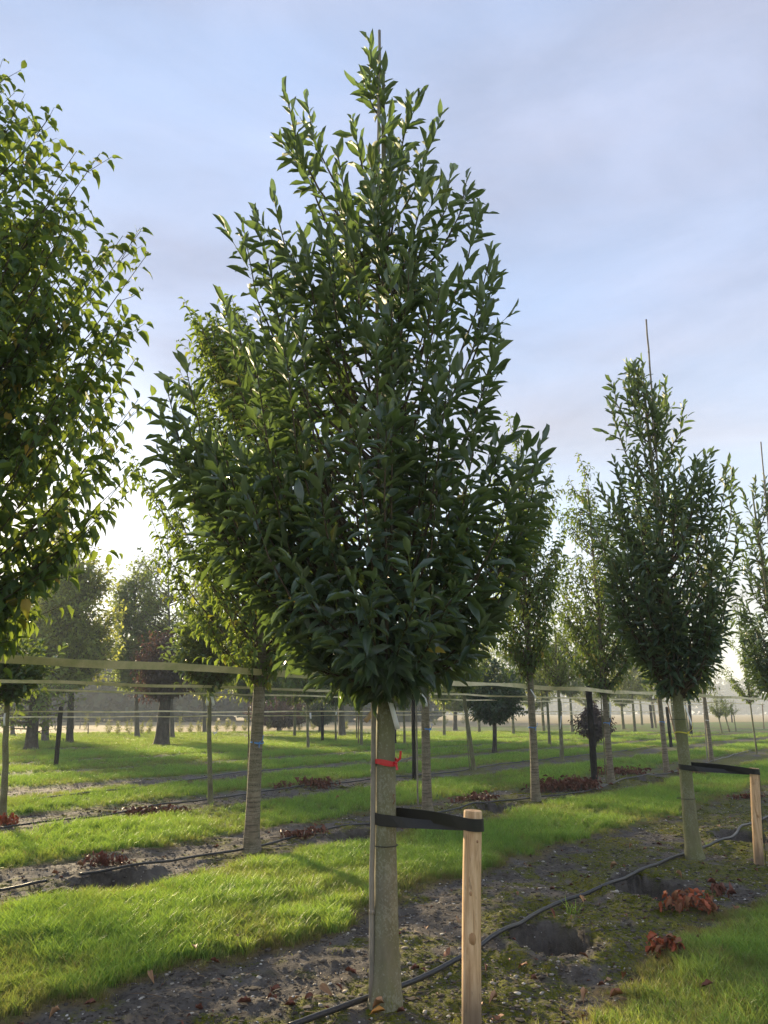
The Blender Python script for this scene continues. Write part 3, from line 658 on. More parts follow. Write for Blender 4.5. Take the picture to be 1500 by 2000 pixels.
row_tree(139, 602, 1463, 600, 1235, 1372, 62, 6, 'slim light green tree with white tag and pale blue tape', 'tiny', 'green', 60, FARL)
row_tree(149, 706, 1457, 705, 1250, 1375, 55, 6, 'slim tree with orange-lit pole in the third row behind', 'tiny', 'green', 50, FARL)
row_tree(151, 656, 1448, 655, 1270, 1378, 50, 4, 'thin-stemmed tree with folded white tag before a broad grey trunk', 'tiny', 'green', 45, FARL)
row_tree(157, 697, 1446, 695, 1290, 1380, 40, 3, 'very thin sapling beside the orange-lit pole', 'tiny', 'green', 35, FARL)
row_tree(163, 790, 1452, 788, 1280, 1385, 45, 5, 'slim tree next to a short charred post in the far rows', 'tiny', 'green', 45, FARL)
row_tree(167, 668, 1438, 666, 1130, 1375, 130, 15, 'old tree with broad grey flared trunk in the haze', 'tiny', 'green', 140, spec(FARL, len=(.2, .34), leafy=2.5, twigs=5), bark_='bark_grey', name='old_tree')
row_tree(173, 545, 1427, 545, 1325, 1420, 78, 9, 'low spreading tree with brownish drooping branches at the field edge', 'tiny', 'purple', 110, spec(FARL, droop=(.7, .5), len=(.2, .32)), bark_='bark_old', name='spreading_tree')
row_tree(179, 625, 1431, 625, 1340, 1418, 34, 6, 'low dark conical tree at the field edge', 'tiny', 'darkgreen', 60, spec(FARL, len=(.2, .3)), bark_='bark_old', name='conical_tree')
row_tree(181, 889, 1427, 889, 1290, 1392, 55, 9, 'grey-trunked tree beyond the round dark crown', 'tiny', 'green', 70, spec(FARL, len=(.2, .3)), bark_='bark_grey', name='old_tree')
row_tree(191, 1218, 1424, 1214, 1285, 1380, 42, 6, 'hazy green tree in the far rows beyond the purple dome', 'tiny', 'green', 60, FARL)
row_tree(193, 1254, 1416, 1250, 1275, 1368, 38, 5, 'slim hazy tree left of a short dark post in the far rows', 'tiny', 'yellowgreen', 55, FARL)
row_tree(197, 1281, 1421, 1274, 1275, 1370, 48, 4, 'yellowish tree on twin poles in the far rows', 'tiny', 'yellowgreen', 70, FARL)
row_tree(199, 1345, 1436, 1338, 1290, 1368, 45, 4, 'bright green tree with white film hanging by its post', 'tiny', 'green', 55, FARL)
SM = spec(FARL, len=(.10, .17), space=.06, twigs=3, twig_len=(.2, .45), leafy=1.0, br=.012)
row_tree(211, 1410, 1432, 1404, 1342, 1402, 23, 3, 'small rounded sapling standing in the open against the haze', 'tiny', 'green', 60, SM, name='sapling')
row_tree(223, 1425, 1430, 1417, 1352, 1400, 17, 3, 'small slim sapling tucked against a rounded one', 'tiny', 'green', 45, SM, name='sapling')
row_tree(227, 1438, 1429, 1433, 1352, 1398, 14, 2, 'sparse leggy sapling with upright twigs', 'tiny', 'green', 16, SM, name='sapling')
row_tree(229, 1040, 1424, 1040, 1262, 1385, 60, 7, 'tree seen hazily between the slim cherry and the twin stems', 'tiny', 'green', 75, spec(FARL, len=(.2, .3)))
row_tree(233, 1150, 1418, 1145, 1255, 1378, 62, 7, 'hazy far tree beyond the charred post', 'tiny', 'yellowgreen', 80, spec(FARL, len=(.2, .3)))

for sd_, px_, py_, top_, bot_, hw_, mt_, lab_ in ((241, 1003, 1436, 1225, 1368, 55, 'green', 'leafy tree filling the gap beside the round dark crown'), (251, 1062, 1430, 1205, 1362, 58, 'yellowgreen', 'taller hazy tree behind the twin bare stems'), (257, 1118, 1432, 1210, 1360, 52, 'green', 'hazy tree left of the stout charred post'),
        (263, 1192, 1428, 1190, 1362, 60, 'green', 'broad hazy tree right behind the purple dome'), (269, 1240, 1430, 1215, 1358, 50, 'yellowgreen', 'pale green tree left of the orange-brown cherry'), (271, 1318, 1428, 1225, 1362, 50, 'green', 'green tree seen behind the mossy trunk and pole'),
        (277, 868, 1438, 1215, 1372, 58, 'green', 'green tree between the white-tagged cherry and the leaning slim tree'), (281, 936, 1432, 1195, 1366, 55, 'yellowgreen', 'hazy yellowish tree behind the leaning slim tree'), (283, 575, 1440, 1190, 1372, 62, 'green', 'green tree behind the slim one with pale blue tape')):
    row_tree(sd_, px_, py_, px_ - (px_ - 750) * .012, top_, bot_, hw_, 6, lab_, 'tiny', mt_, 62, spec(FARL, len=(.22, .34), space=.09))

# ------------------------------------------------------------------ old trees at the back left
OLD = spec(CHERRY, space=.12, len=(.24, .42), wid=(.45, .6), twigs=6, twig_len=(.6, 1.5), br=.05, leafy=3.2, droop=(.35, .2), rise=.8, yellow=0, tone=(.4, .15))
row_tree(301, 136, 1453, 140, 1050, 1345, 78, 14, 'broad olive-green tree with dark straight trunk in the mist', 'tiny', 'yellowgreen', 150, OLD, bark_='bark_old', name='old_tree')
row_tree(307, 88, 1449, 92, 960, 1300, 52, 14, 'tall hazy tree with pale grey trunk behind a dark gnarled one', 'tiny', 'yellowgreen', 100, OLD, bark_='bark_grey', name='old_tree')
row_tree(311, 60, 1465, 62, 1280, 1440, 80, 24, 'gnarled dark tree with red-marked trunk and low drooping branches', 'tiny', 'green', 45, spec(OLD, len=(.12, .22), droop=(.9, .7), rise=-.2, twigs=4), bark_='bark_old', name='old_tree')
row_tree(313, 268, 1440, 266, 1090, 1345, 78, 10, 'leafy green tree with slim grey trunk left of the stout dark trunk', 'tiny', 'green', 130, OLD, bark_='bark_grey', name='old_tree')
row_tree(317, 315, 1456, 322, 1225, 1370, 52, 28, 'stout dark fissured trunk under a dull purplish crown', 'tiny', 'purple', 90, spec(OLD, len=(.16, .28)), bark_='bark_old', name='old_tree')
row_tree(331, 337, 1443, 333, 985, 1290, 95, 9, 'tall feathery tree with bare upper stem showing through thin leaves', 'tiny', 'green', 55, spec(OLD, len=(.15, .26), space=.13, twigs=5, leafy=1.6, rise=.5), bark_='bark_grey', name='feathery_tree')
row_tree(337, 25, 1436, 20, 1130, 1360, 60, 8, 'hazy olive tree far behind the gnarled dark trunk', 'tiny', 'yellowgreen', 90, OLD, bark_='bark_grey', name='old_tree')
row_tree(347, 400, 1432, 398, 1120, 1365, 70, 8, 'green tree behind the dark glossy-leaved one', 'tiny', 'yellowgreen', 100, OLD, bark_='bark_grey', name='old_tree')
row_tree(349, 506, 1445, 505, 1180, 1370, 62, 10, 'tall grey-trunked tree right behind the ringed cherry trunk', 'tiny', 'green', 90, OLD, bark_='bark_grey', name='old_tree')

# ------------------------------------------------------------------ young bushes along the field edge
def bushes():
    rng = np.random.default_rng(5)
    spots = [(210, 1436, 36), (230, 1436, 32), (251, 1436, 37), (277, 1435, 28), (291, 1435, 32), (350, 1432, 32), (371, 1432, 26), (389, 1431, 30), (404, 1430, 26), (424, 1430, 27), (442, 1430, 32), (457, 1429, 24), (478, 1429, 26),
             (524, 1428, 30), (566, 1427, 26), (585, 1427, 28), (612, 1426, 30), (676, 1425, 26), (850, 1417, 22), (870, 1416, 24), (905, 1415, 22), (935, 1414, 22), (165, 1437, 42), (188, 1437, 45)]
    for i, (px, py, h) in enumerate(spots):
        b = gp(px, py); ax = proj(b)[2]; hh = h * ax / FPX; b[2] = z0(b); thin = i >= 22
        root = thing('young_bush', b, 'bare-stemmed young sapling by the field fence' if thin else 'bright green young bush in a planted line at the field edge', 'bush', 'thin saplings by the field fence' if thin else 'young bushes along the field edge')
        z = np.linspace(.15 * hh if not thin else hh * .5, hh, 6); w = hh * (.12 if thin else .27) * np.array([.6, 1, .95, .85, .55, .15])
        tips = sample_tips(rng, 9 if thin else 22, z, w, w, 0, .2)
        tb, tw, leaf = grow(rng, tips, .05, spec(SM, len=(.10, .17), leafy=.5, twigs=2, twig_len=(.1, .3), br=.008, tone=(.5, .2)))
        tb.build('stems', 'bark_thin', root)['kind'] = 'stuff'; fol(root, b, leaf, 'tiny', 'shrub', 0, rng)
bushes()

# ------------------------------------------------------------------ distant woods
def distant_wood():
    rng = np.random.default_rng(9); P_, A_, Nn_, L_, T_ = [], [], [], [], []
    for i in range(360):
        if i < 180: px = rng.uniform(-500, 820); Y = rng.uniform(120, 150); h = rng.uniform(8.0, 10.5) - 1.5 * sstep(500, 820, px); w = rng.uniform(3, 5)
        else: px = rng.uniform(560, 2100); Y = rng.uniform(440, 520); h = rng.uniform(16, 26) * (.8 + .3 * math.sin(px * .011)); w = rng.uniform(9, 15)
        x = (px - 750) / FPX * Y * 1.02; n = 230
        q = rng.normal(0, 1, (n, 3)); q /= np.linalg.norm(q, axis=1)[:, None]; q *= rng.uniform(.35, 1, n)[:, None] ** .5
        p = np.array([x, Y, h * .5]) + q * np.array([w, w * .8, h * .5])
        P_.append(p); A_.append(norm(rng.normal(0, 1, (n, 3)))); Nn_.append(norm(rng.normal(0, 1, (n, 3)))); L_.append(rng.uniform(.8, 1.6, n) * (1.35 if i < 180 else 2.6)); T_.append(np.clip(rng.normal(.4, .2, n) + rng.normal(0, .15), 0, .88))
    ln = np.concatenate(L_); nn = np.concatenate(Nn_); ax = np.concatenate(A_); nn = norm(nn - (nn * ax).sum(1)[:, None] * ax)
    root = bpy.data.objects.new('distant_wood', None)
    FOL.append(dict(root=None, loc=np.zeros(3), leaf=dict(pos=np.concatenate(P_), ax=ax, nn=nn, ln=ln, wd=ln * .7, tone=np.concatenate(T_)), templ='flat', mat='wood_far', want=0, var=rng.integers(0, 4, len(ln)), parent=None,
                    name='distant_wood', label='misty line of woodland beyond the straw-coloured field', cat='woodland'))
    bpy.data.objects.remove(root)
distant_wood()

# ------------------------------------------------------------------ pale posts and rubber bands
def ring_pts(c, r, a0, a1, n, z0_, z1_):
    a = np.linspace(a0, a1, n); return np.stack([c[0] + r * np.cos(a), c[1] + r * np.sin(a), np.linspace(z0_, z1_, n)], 1)
def pale_post(g, h, r, label, seed, knots, top):
    zb = z0(g); root = thing('support_post', (g[0], g[1], zb), label, 'post', 'peeled support posts')
    zs = np.concatenate([[-.1], np.linspace(0, h - .012, 24), [h - .003, h]]); rr = np.concatenate([np.full(25, r), [r * .975, r * .93]])
    rng = np.random.default_rng(seed); pts = np.stack([.004 * np.sin(zs * 3 + seed) + (top[0] - g[0]) * zs / h, .004 * np.sin(zs * 2.3), zs], 1)
    shaft = Tubes().tube(pts, rr, 28, True, .018, seed).build('shaft', 'post', root)
    for a, z, s in knots:                     # knots stand a little proud of the shaft
        a = math.radians(a); d = np.array([math.cos(a), math.sin(a), 0]); c = d * (r * .985) + np.array([(top[0] - g[0]) * z / h, 0, z]); t = np.array([-d[1], d[0], 0]); n = 10
        v = [c + d * .006]; f = []
        for q, (k, o) in enumerate(((.5, .004), (1, -.004))):
            for j in range(n): th = 2 * math.pi * j / n; v.append(c + d * o + t * math.cos(th) * s * k * .6 + np.array([0, 0, math.sin(th) * s * k]))
        for j in range(n): k = (j + 1) % n; f.append([0, 1 + j, 1 + k]); f.append([1 + j, 1 + n + j, 1 + n + k, 1 + k])
        link('knot', mesh('knot', np.array(v), f), shaft, 'knot')
    return root
PP1 = gp(921, 2006); PP2 = gp(1483, 1688)
h1 = height_at(1583, PP1) - z0(PP1); h2 = height_at(1500, PP2) - z0(PP2)
pale_post(PP1, h1, .052, 'pale peeled post banded to the red-taped trunk', 3, [(-95, .42, .034), (-108, .64, .014), (-66, .90, .009)], at_y(924, 1583, PP1[1]))
pale_post(PP2, h2, .050, 'pale peeled post banded to the mossy trunk, taut cord down one side', 4, [(-100, .50, .018), (-75, .27, .012)], at_y(1473, 1500, PP2[1]))
def band(tree, post, zt, zp, rt, rp, label, width=.066):
    d = post[:2] - tree[:2]; D = np.hypot(*d); a = math.atan2(d[1], d[0])
    rt += .004; rp += .004
    phi = math.acos(min(.99, (rt + rp) / D))     # inner (crossed) tangents
    n = 18
    # figure of eight: front of the trunk -> back of the post, front of the post -> back of the trunk
    A = ring_pts(tree, rt, a + phi, a + 2 * math.pi - phi, n, zt, zt)            # round the trunk, far side away from post
    B = ring_pts(post, rp, a + math.pi - phi, a - math.pi + phi, n, zp, zp)      # round the post
    A[:, 2] = zt + np.linspace(.012, -.012, n); B[:, 2] = zp + np.linspace(-.006, .006, n)
    def tw(p, q, bulge):
        t = np.linspace(0, 1, 11)[1:-1, None]; s = p * (1 - t) + q * t; s[:, 2] += bulge * np.sin(t[:, 0] * math.pi); return s
    # band leaves trunk front (end of A), passes to post back (start of B) ... and returns from post front to trunk back
    path = np.concatenate([A, tw(A[-1], B[0], -.012), B, tw(B[-1], A[0], .012), A[:1] + np.array([[0, 0, .0]])])
    w = np.tile(np.array([0, 0, 1.0]), (len(path), 1)); wd = np.full(len(path), width)
    i0 = n; wd[i0:i0 + 9] = width * (1 - .25 * np.sin(np.linspace(0, math.pi, 9)))
    w[i0:i0 + 9, 1] = .35 * np.sin(np.linspace(0, math.pi, 9)); w[i0 + 9 + n:i0 + 18 + n, 1] = -.25 * np.sin(np.linspace(0, math.pi, 9))
    o = Tubes().strip(path, w, wd, .004).build('rubber_band', 'rubber', smooth=False); return tag(o, label, 'band', 'black rubber tree bands')
zt1 = at_y(750, 1598, P1[1] - .07)[2]; zp1 = at_y(920, 1613, PP1[1] - .05)[2]
QP1 = PP1 + (at_y(924, 1583, PP1[1]) - PP1) * [.95, 0, 0]; band(P1, QP1, zt1, zp1, .066, .054, 'black rubber band crossing from the red-taped trunk to its post')
zt2 = at_y(1330, 1497, P2[1] - .07)[2]; zp2 = at_y(1475, 1508, PP2[1] - .05)[2]
QP2 = PP2 + (at_y(1473, 1500, PP2[1]) - PP2) * [.95, 0, 0]; band(P2, QP2, zt2, zp2, .074, .052, 'black rubber band from the mossy trunk to the post with cord', .06)
# cord down the second post
c0 = PP2 + np.array([.035, -.045, 0]); dx = QP2[0] - PP2[0]; Tb = Tubes().tube([c0 + [dx, 0, z0(PP2) + h2 - .05], c0 + [.004 + dx * .5, -.002, z0(PP2) + h2 * .5], c0 + [.012, -.004, z0(PP2) - .02]], .003, 5)
tag(Tb.build('cord', 'thread'), 'thin dark cord hanging down the pale post banded to the mossy trunk', 'cord')

# ------------------------------------------------------------------ tall stakes tied to the trees
def stake(p0, p1, r0, r1, label, material='stake', name='tree_stake', nodes=6, group='stakes tied to trees'):
    p0 = np.asarray(p0, float); p1 = np.asarray(p1, float); rng = np.random.default_rng(int(abs(p0[0]) * 1000) + 7)
    root = thing(name, p0, label, 'stake', group); n = 30; t = np.linspace(0, 1, n)[:, None]; pts = (p1 - p0) * t; pts[1:-1] += rng.normal(0, .002, (n - 2, 3))
    shaft = Tubes().tube(pts, np.linspace(r0, r1, n), 10).build('shaft', material, root)
    for k in range(nodes):
        f = (k + .7) / nodes * .97; c = (p1 - p0) * f; d = norm(p1 - p0); rr = (r0 + (r1 - r0) * f)
        Tubes().tube([c - d * .012, c - d * .004, c + d * .004, c + d * .012], [rr * 1.0, rr * 1.10, rr * 1.10, rr * 1.0], 10).build('node', material, shaft)
    return root
s0 = gp(725, 1955); s0[1] = P1[1] - .03; s0[0] = at_y(725, 1950, s0[1])[0]; s0[2] = z0(s0) - .05
stake(s0, at_y(741, 60, P1[1] - .02), .017, .012, 'long grey pole tied to the red-taped trunk, tip above its crown', nodes=9)
s0 = gp(1343, 1674); s0[2] = z0(s0) - .05
stake(s0, at_y(1262, 624, P2[1] - .05), .019, .011, 'long pale pole tied to the mossy trunk, bare tip above its crown', nodes=7)
s0 = P3 + np.array([-.12, -.05, -.05]); stake(s0, at_y(1486, 863, P3[1] - .05), .018, .012, 'pole of the last evergreen, bare tip showing above its leaves')
s0 = gp(816, 1572); stake(s0 + [0, 0, -.05], at_y(812, 1305, s0[1]), .017, .014, 'pale straight pole beside the cherry with white tag', nodes=3)
s0 = gp(484, 1655); stake(s0 + [0, 0, -.05], at_y(486, 1380, s0[1] + .05), .012, .010, 'thin mossy pole against the ringed cherry trunk', 'bark_thin', nodes=2)
s0 = gp(1184, 1530); stake(s0 + [0, 0, -.05], at_y(1173, 1350, s0[1]), .016, .013, 'mossy pole leaning on the cherry by the charred post', 'bark_thin', nodes=2)
s0 = gp(1296, 1506); stake(s0 + [0, 0, -.05], at_y(1285, 1318, s0[1]), .015, .012, 'brown pole against the orange-brown cherry trunk', 'stake_brown', nodes=2)
s0 = gp(1382, 1490); stake(s0 + [0, 0, -.05], at_y(1372, 1345, s0[1]), .020, .018, 'grey pole strapped to the cherry behind the black band', nodes=2)
s0 = gp(918, 1506); stake(s0 + [0, 0, -.05], at_y(905, 1352, s0[1]), .014, .012, 'leaning pole tied to the leaning slim tree', 'bark_thin', nodes=2)
s0 = gp(1326, 1462); stake(s0 + [0, 0, -.05], at_y(1303, 1370, s0[1]), .03, .025, 'leaning brown stick with yellow ties in the far rows', 'stake_brown', nodes=2)
s0 = gp(700, 1455); stake(s0 + [0, 0, -.05], at_y(701, 1362, s0[1]), .03, .028, 'orange-brown pole in the far rows behind the red-taped trunk', 'stake_brown', nodes=2)
s0 = gp(1492, 1424); stake(s0 + [0, 0, -.05], at_y(1489, 1374, s0[1]), .05, .05, 'thick brown stake under the last evergreen in the far rows', 'stake_brown', nodes=1)
s0 = gp(1283, 1422); stake(s0 + [0, 0, -.05], at_y(1276, 1368, s0[1]), .035, .03, 'orange-brown stake under the yellowish far tree', 'stake_brown', nodes=1)
s0 = gp(1276, 1422); stake(s0 + [0, 0, -.05], at_y(1272, 1370, s0[1]), .035, .03, 'second stake under the yellowish far tree', 'stake_brown', nodes=1)

# ------------------------------------------------------------------ charred posts
def charred(px, py, tx, ty, wpx, label):
    b = gp(px, py); b[2] = z0(b); top = at_y(tx, ty, b[1]); ax = proj(b)[2]; r = wpx / 2 * ax / FPX
    root = thing('charred_post', b, label, 'post', 'charred black posts'); t = np.linspace(0, 1, 14)[:, None]; pts = (top - b) * t; pts[0, 2] -= .1
    rng = np.random.default_rng(int(px)); pts[1:, :2] += np.cumsum(rng.normal(0, r * .04, (13, 2)), axis=0)
    shaft = Tubes().tube(pts, r * (1 + rng.normal(0, .03, 14)), 12, True, .1, int(px)).build('shaft', 'black_post', root)
    c = pts[-1]; Tubes().tube([c - [0, 0, .02], c + [0, 0, r * .25], c + [r * .1, 0, r * .5]], [r * 1.01, r * .8, r * .35], 12).build('split_top', 'black_post', shaft)
charred(108, 1500, 118, 1382, 9, 'leaning charred post standing among the old trees')
charred(809, 1523, 807, 1352, 8, 'charred post right beside the white-tagged cherry')
charred(1162, 1536, 1148, 1343, 13, 'stout charred post in the heap of rusty prunings')
charred(630, 1449, 629, 1384, 6, 'slim charred post in the sunlit far grass')
charred(772, 1452, 771, 1390, 5, 'short charred post just behind the red-taped trunk')
charred(1311, 1459, 1302, 1382, 6, 'charred post leaning behind the orange-brown cherry')
charred(1350, 1436, 1346, 1372, 6, 'charred post with white film beside it')
charred(1274, 1422, 1269, 1378, 5, 'short dark post in the far rows by the yellowish tree')
charred(1430, 1411, 1428, 1376, 3, 'thin dark post at the edge of the straw field')
charred(172, 1435, 172, 1413, 2, 'tiny dark stake at the edge of the straw field near the thin saplings')
charred(1096, 1440, 1094, 1370, 5, 'dark post behind the slim green tree with white ties')

# ------------------------------------------------------------------ straps along the rows
def row_strap(v, ulo, uhi, z, label, seed, width=.062, stops=()):
    rng = np.random.default_rng(seed); n = int((uhi - ulo) / .18) + 2; u = np.linspace(ulo, uhi, n)
    pts = np.stack([u * RU[0] + v * RV[0], u * RU[1] + v * RV[1], np.full(n, z)], 1)
    sag = np.abs(np.sin((u - ulo) * math.pi / 3.75)); pts[:, 2] += -.018 * sag + (fbm(u * .6, u * 0, 2, seed) - .5) * .05
    pts[:, 0] += (fbm(u * .3, u * 0 + 5, 2, seed) - .5) * .1
    ang = (fbm(u * .42, u * 0 + 9, 2, seed + 3) - .5) * 2.6
    side = np.array([RV[0], RV[1], 0])
    w = np.cos(ang)[:, None] * np.array([0, 0, 1.0]) + np.sin(ang)[:, None] * side
    o = Tubes().strip(pts, w, width, .003).build('tie_strap', 'strap', smooth=False); return tag(o, label, 'strap', 'straps strung along the tree rows')
uA, vA = uv(PA[0], PA[1])
VS1 = vA - .11
zs = [at_y(492, 1313, PA[1])[2], at_y(410, 1337, gp(410, 1570)[1])[2]]
row_strap(VS1, 1.0, 40, zs[0], 'broad webbing strap strung across the ringed cherry trunk', 3, .085)
row_strap(11.2, -2, 50, 2.06, 'narrow strap running to the glossy-leaved trees in the row behind', 8, .05)
row_strap(15.5, -4, 55, 2.05, 'thin strap along the third row from the red-taped trunk', 12, .045)
row_strap(19.7, -6, 60, 1.62, 'thin low strap passing behind the leaning charred post', 15, .045)
row_strap(24.0, -8, 60, 1.45, 'lowest thin strap far back among the old trees', 19, .04)

# ------------------------------------------------------------------ irrigation hoses
def hose(path, r, label, material='hose', lift=.0):
    pts = []
    for px, py in path: g = gp(px, py); pts.append(g)
    pts = np.array(pts); d = np.concatenate([[0], np.cumsum(np.linalg.norm(np.diff(pts, axis=0), axis=1))]); n = max(40, int(d[-1] / .07)); s = np.linspace(0, d[-1], n)
    x = np.interp(s, d, pts[:, 0]); y = np.interp(s, d, pts[:, 1])
    k = np.ones(9) / 9; xs = np.convolve(np.pad(x, 4, 'edge'), k, 'valid'); ys = np.convolve(np.pad(y, 4, 'edge'), k, 'valid')
    hd, rim = hole_depth(xs, ys); z = H(xs, ys) + hd; z = np.convolve(np.pad(z, 12, 'edge'), np.ones(25) / 25, 'valid'); z = np.maximum(z, H(xs, ys)); z = np.convolve(np.pad(z, 3, 'edge'), np.ones(7) / 7, 'valid') + r * .9 + .008 + lift
    o = Tubes().tube(np.stack([xs, ys, z], 1), r, 10).build('irrigation_hose', material); return tag(o, label, 'hose', 'irrigation hoses along the rows')
hose([(540, 2020), (600, 1997), (690, 1963), (770, 1940), (850, 1905), (905, 1880), (960, 1845), (1010, 1815), (1060, 1777), (1110, 1757), (1180, 1742), (1250, 1707), (1335, 1672), (1400, 1648), (1430, 1640), (1450, 1620), (1500, 1601), (1560, 1575), (1640, 1545)], .016,
     'black hose snaking past the red-taped trunk and both pale posts')
hose([(138, 1724), (200, 1713), (260, 1702), (330, 1690), (400, 1675), (490, 1662), (560, 1645), (640, 1625), (720, 1613), (800, 1600), (880, 1585), (960, 1570), (1040, 1562), (1130, 1555), (1220, 1525), (1300, 1514), (1390, 1489), (1450, 1472), (1520, 1452)], .013, 'black hose along the cherry row, past the ringed trunk', lift=.012)
hose([(-80, 1752), (0, 1743), (60, 1734), (95, 1729)], .013, 'short end of black hose half buried before the ringed cherry')
hose([(-40, 1627), (20, 1617), (90, 1607), (200, 1597), (300, 1580), (410, 1566), (500, 1553), (600, 1540), (720, 1527), (800, 1519), (900, 1508), (1000, 1492), (1100, 1483), (1150, 1476), (1200, 1471), (1300, 1457), (1400, 1445), (1500, 1435)], .014, 'black hose along the row of thin glossy-leaved trees', lift=.015)
hose([(40, 1570), (150, 1557), (250, 1546), (350, 1530), (480, 1510), (600, 1502), (720, 1500), (780, 1488), (830, 1475), (900, 1470), (1000, 1462), (1100, 1452), (1200, 1447), (1300, 1440), (1400, 1432), (1500, 1424)], .016, 'hose in the third row back under the round dark crown', 'hose_grey', .015)

# ------------------------------------------------------------------ tapes and tags
def tape(c, r, z, h, label, material, tail=.08, ang=-60, group=None):
    c = np.asarray(c, float); root = thing('marker_tape', (c[0], c[1], z), label, 'tape', group); n = 26; a = np.linspace(0, 2 * math.pi, n)
    rr = r + .003; pts = np.stack([rr * np.cos(a), rr * np.sin(a), .008 * np.sin(a * 2)], 1)
    loop = Tubes().strip(pts, (0, 0, 1), h * (1 + .12 * np.sin(a * 3)), .0015).build('loop', material, root, smooth=False)
    a = math.radians(ang); d = np.array([math.cos(a), math.sin(a), 0]); k = d * (rr + .004)
    t = np.array([-d[1], d[0], 0])
    Tubes().tube([k - t * .012, k, k + t * .012], [.006, .012, .006], 8).build('knot', material, loop)
    for s, up in ((1, .9), (-.4, -1)):
        Tubes().strip(np.array([k, k + d * tail * .25 + t * s * tail * .3 + [0, 0, up * tail * .35], k + d * tail * .3 + t * s * tail * .35 + [0, 0, up * tail * (1.0 if up > 0 else .55)]]), d * .3 + t, h * .55, .0015).build('loose_end', material, loop, smooth=False)
    return root
def trunk_at(base, py, r):  # height on a trunk seen at row py
    return at_y(750, py, base[1] - r)[2]
tape(P1 + [.0, 0, 0], .072, trunk_at(P1, 1490, .07), .03, 'red plastic tape knotted round the lichened trunk and its pole', 'red_tape', .075, -40)
tape(P2, .078, trunk_at(P2, 1431, .07), .012, 'yellow tape knotted round the mossy trunk', 'yellow_tape', .13, -50)
BL = 'blue tapes on the cherry trunks'
for b, px, r, lab in ((PA, 1451, .082, 'blue tape on the ringed cherry trunk'), (PB, 1424, .078, 'blue tape on the cherry beside the pale straight pole'), (PC, 1421, .078, 'blue tape on the slim yellow-tinged cherry'),
                      (PD, 1412, .072, 'blue tape on the cherry by the stout charred post'), (PE, 1410, .072, 'blue tape on the orange-brown cherry trunk')):
    tape(b, r, trunk_at(b, px, r), .018, lab, 'blue_tape', .10, -60, BL)
tape(PF, .07, trunk_at(PF, 1407, .07), .02, 'white tape round the cherry behind the black band', 'white_tape', .05, -60)
tape(gp(411, 1570), .034, trunk_at(gp(411, 1570), 1431, .03), .02, 'white tie round the dark glossy-leaved tree stem', 'white_tape', .08, -70)
def tag_strip(px0, py0, px1, py1, Y, w, label, material='white_tape', group=None):
    a = at_y(px0, py0, Y); b = at_y(px1, py1, Y - .01); root = thing('plant_tag', a, label, 'tag', group); d = b - a
    t = np.linspace(0, 1, 6)[:, None]; pts = d * t; pts[:, 1] -= .02 * np.sin(t[:, 0] * math.pi)
    wv = np.cross(norm(d), np.array([0, 1.0, 0]))
    Tubes().strip(pts, wv, w, .0012).build('strip', material, root)
    loop = np.array([[0, 0, 0], [.006, .01, .018], [-.004, .03, .03], [0, .05, .03]]); Tubes().tube(loop, .0018, 5).build('tie', 'thread', root)
TG = 'white plant tags'
tag_strip(759, 1358, 777, 1424, P1[1] - .09, .030, 'long white tag hanging on the red-taped trunk', 'white_tape', TG)
tag_strip(736, 1382, 713, 1409, P1[1] + .07, .030, 'tan tag sticking out behind the red-taped trunk', 'tan_tag')
YB = PB[1]; tag_strip(827, 1350, 833, 1380, YB - .1, .055, 'white tag on the cherry beside the pale straight pole', 'white_tape', TG)
tag_strip(826, 1347, 828, 1372, YB - .09, .05, 'second white tag behind the first on the cherry by the pale pole', 'white_tape', TG)
Y1 = gp(411, 1570)[1]; tag_strip(407, 1355, 405, 1378, Y1 - .05, .05, 'white tag hanging left on the dark glossy-leaved tree', 'white_tape', TG)
tag_strip(413, 1356, 418, 1378, Y1 - .05, .05, 'white tag hanging right on the dark glossy-leaved tree', 'white_tape', TG)
tag_strip(10, 1393, 9, 1418, gp(5, 1602)[1] - .06, .03, 'white tag on the mossy thin stem with broad leaves', 'white_tape', TG)
tag_strip(1036, 1346, 1048, 1366, PC[1] - .1, .02, 'curled white tie end on the slim yellow-tinged cherry', 'white_tape', TG)
tag_strip(1191, 1372, 1192, 1402, PD[1] - .1, .04, 'white tag on the cherry by the stout charred post', 'white_tape', TG)
tag_strip(606, 1392, 607, 1404, gp(602, 1463)[1] - .1, .08, 'small white tag on the slim light green far tree', 'white_tape', TG)
tag_strip(657, 1390, 656, 1397, gp(656, 1448)[1] - .1, .07, 'tiny white tag before the broad grey trunk', 'white_tape', TG)
tag_strip(1096, 1398, 1094, 1424, gp(1098, 1486)[1] - .06, .03, 'white tie on the slim green tree', 'white_tape', TG)
tag_strip(1337, 1376, 1352, 1418, gp(1350, 1436)[1] - .2, .11, 'strip of white film hanging by the far charred post', 'white_tape')
# thin dark ties round main stakes
for b, px, r, lab in ((P1, 1655, .078, 'thin dark wire round the lower red-taped trunk'), (P2, 1561, .09, 'thin dark wire low on the mossy trunk and pole'), (P2, 1405, .09, 'thin dark wire high on the mossy trunk and pole')):
    z = trunk_at(b, px, r); a = np.linspace(0, 2 * math.pi, 24); c = np.array([b[0] - (.03 if b is P2 else 0), b[1], z])
    rr = r + .012 if b is P2 else r * .93
    tag(Tubes().tube(np.stack([c[0] + rr * np.cos(a), c[1] + rr * .95 * np.sin(a), np.full(24, z)], 1), .003, 5).build('binding_wire', 'thread'), lab, 'wire')

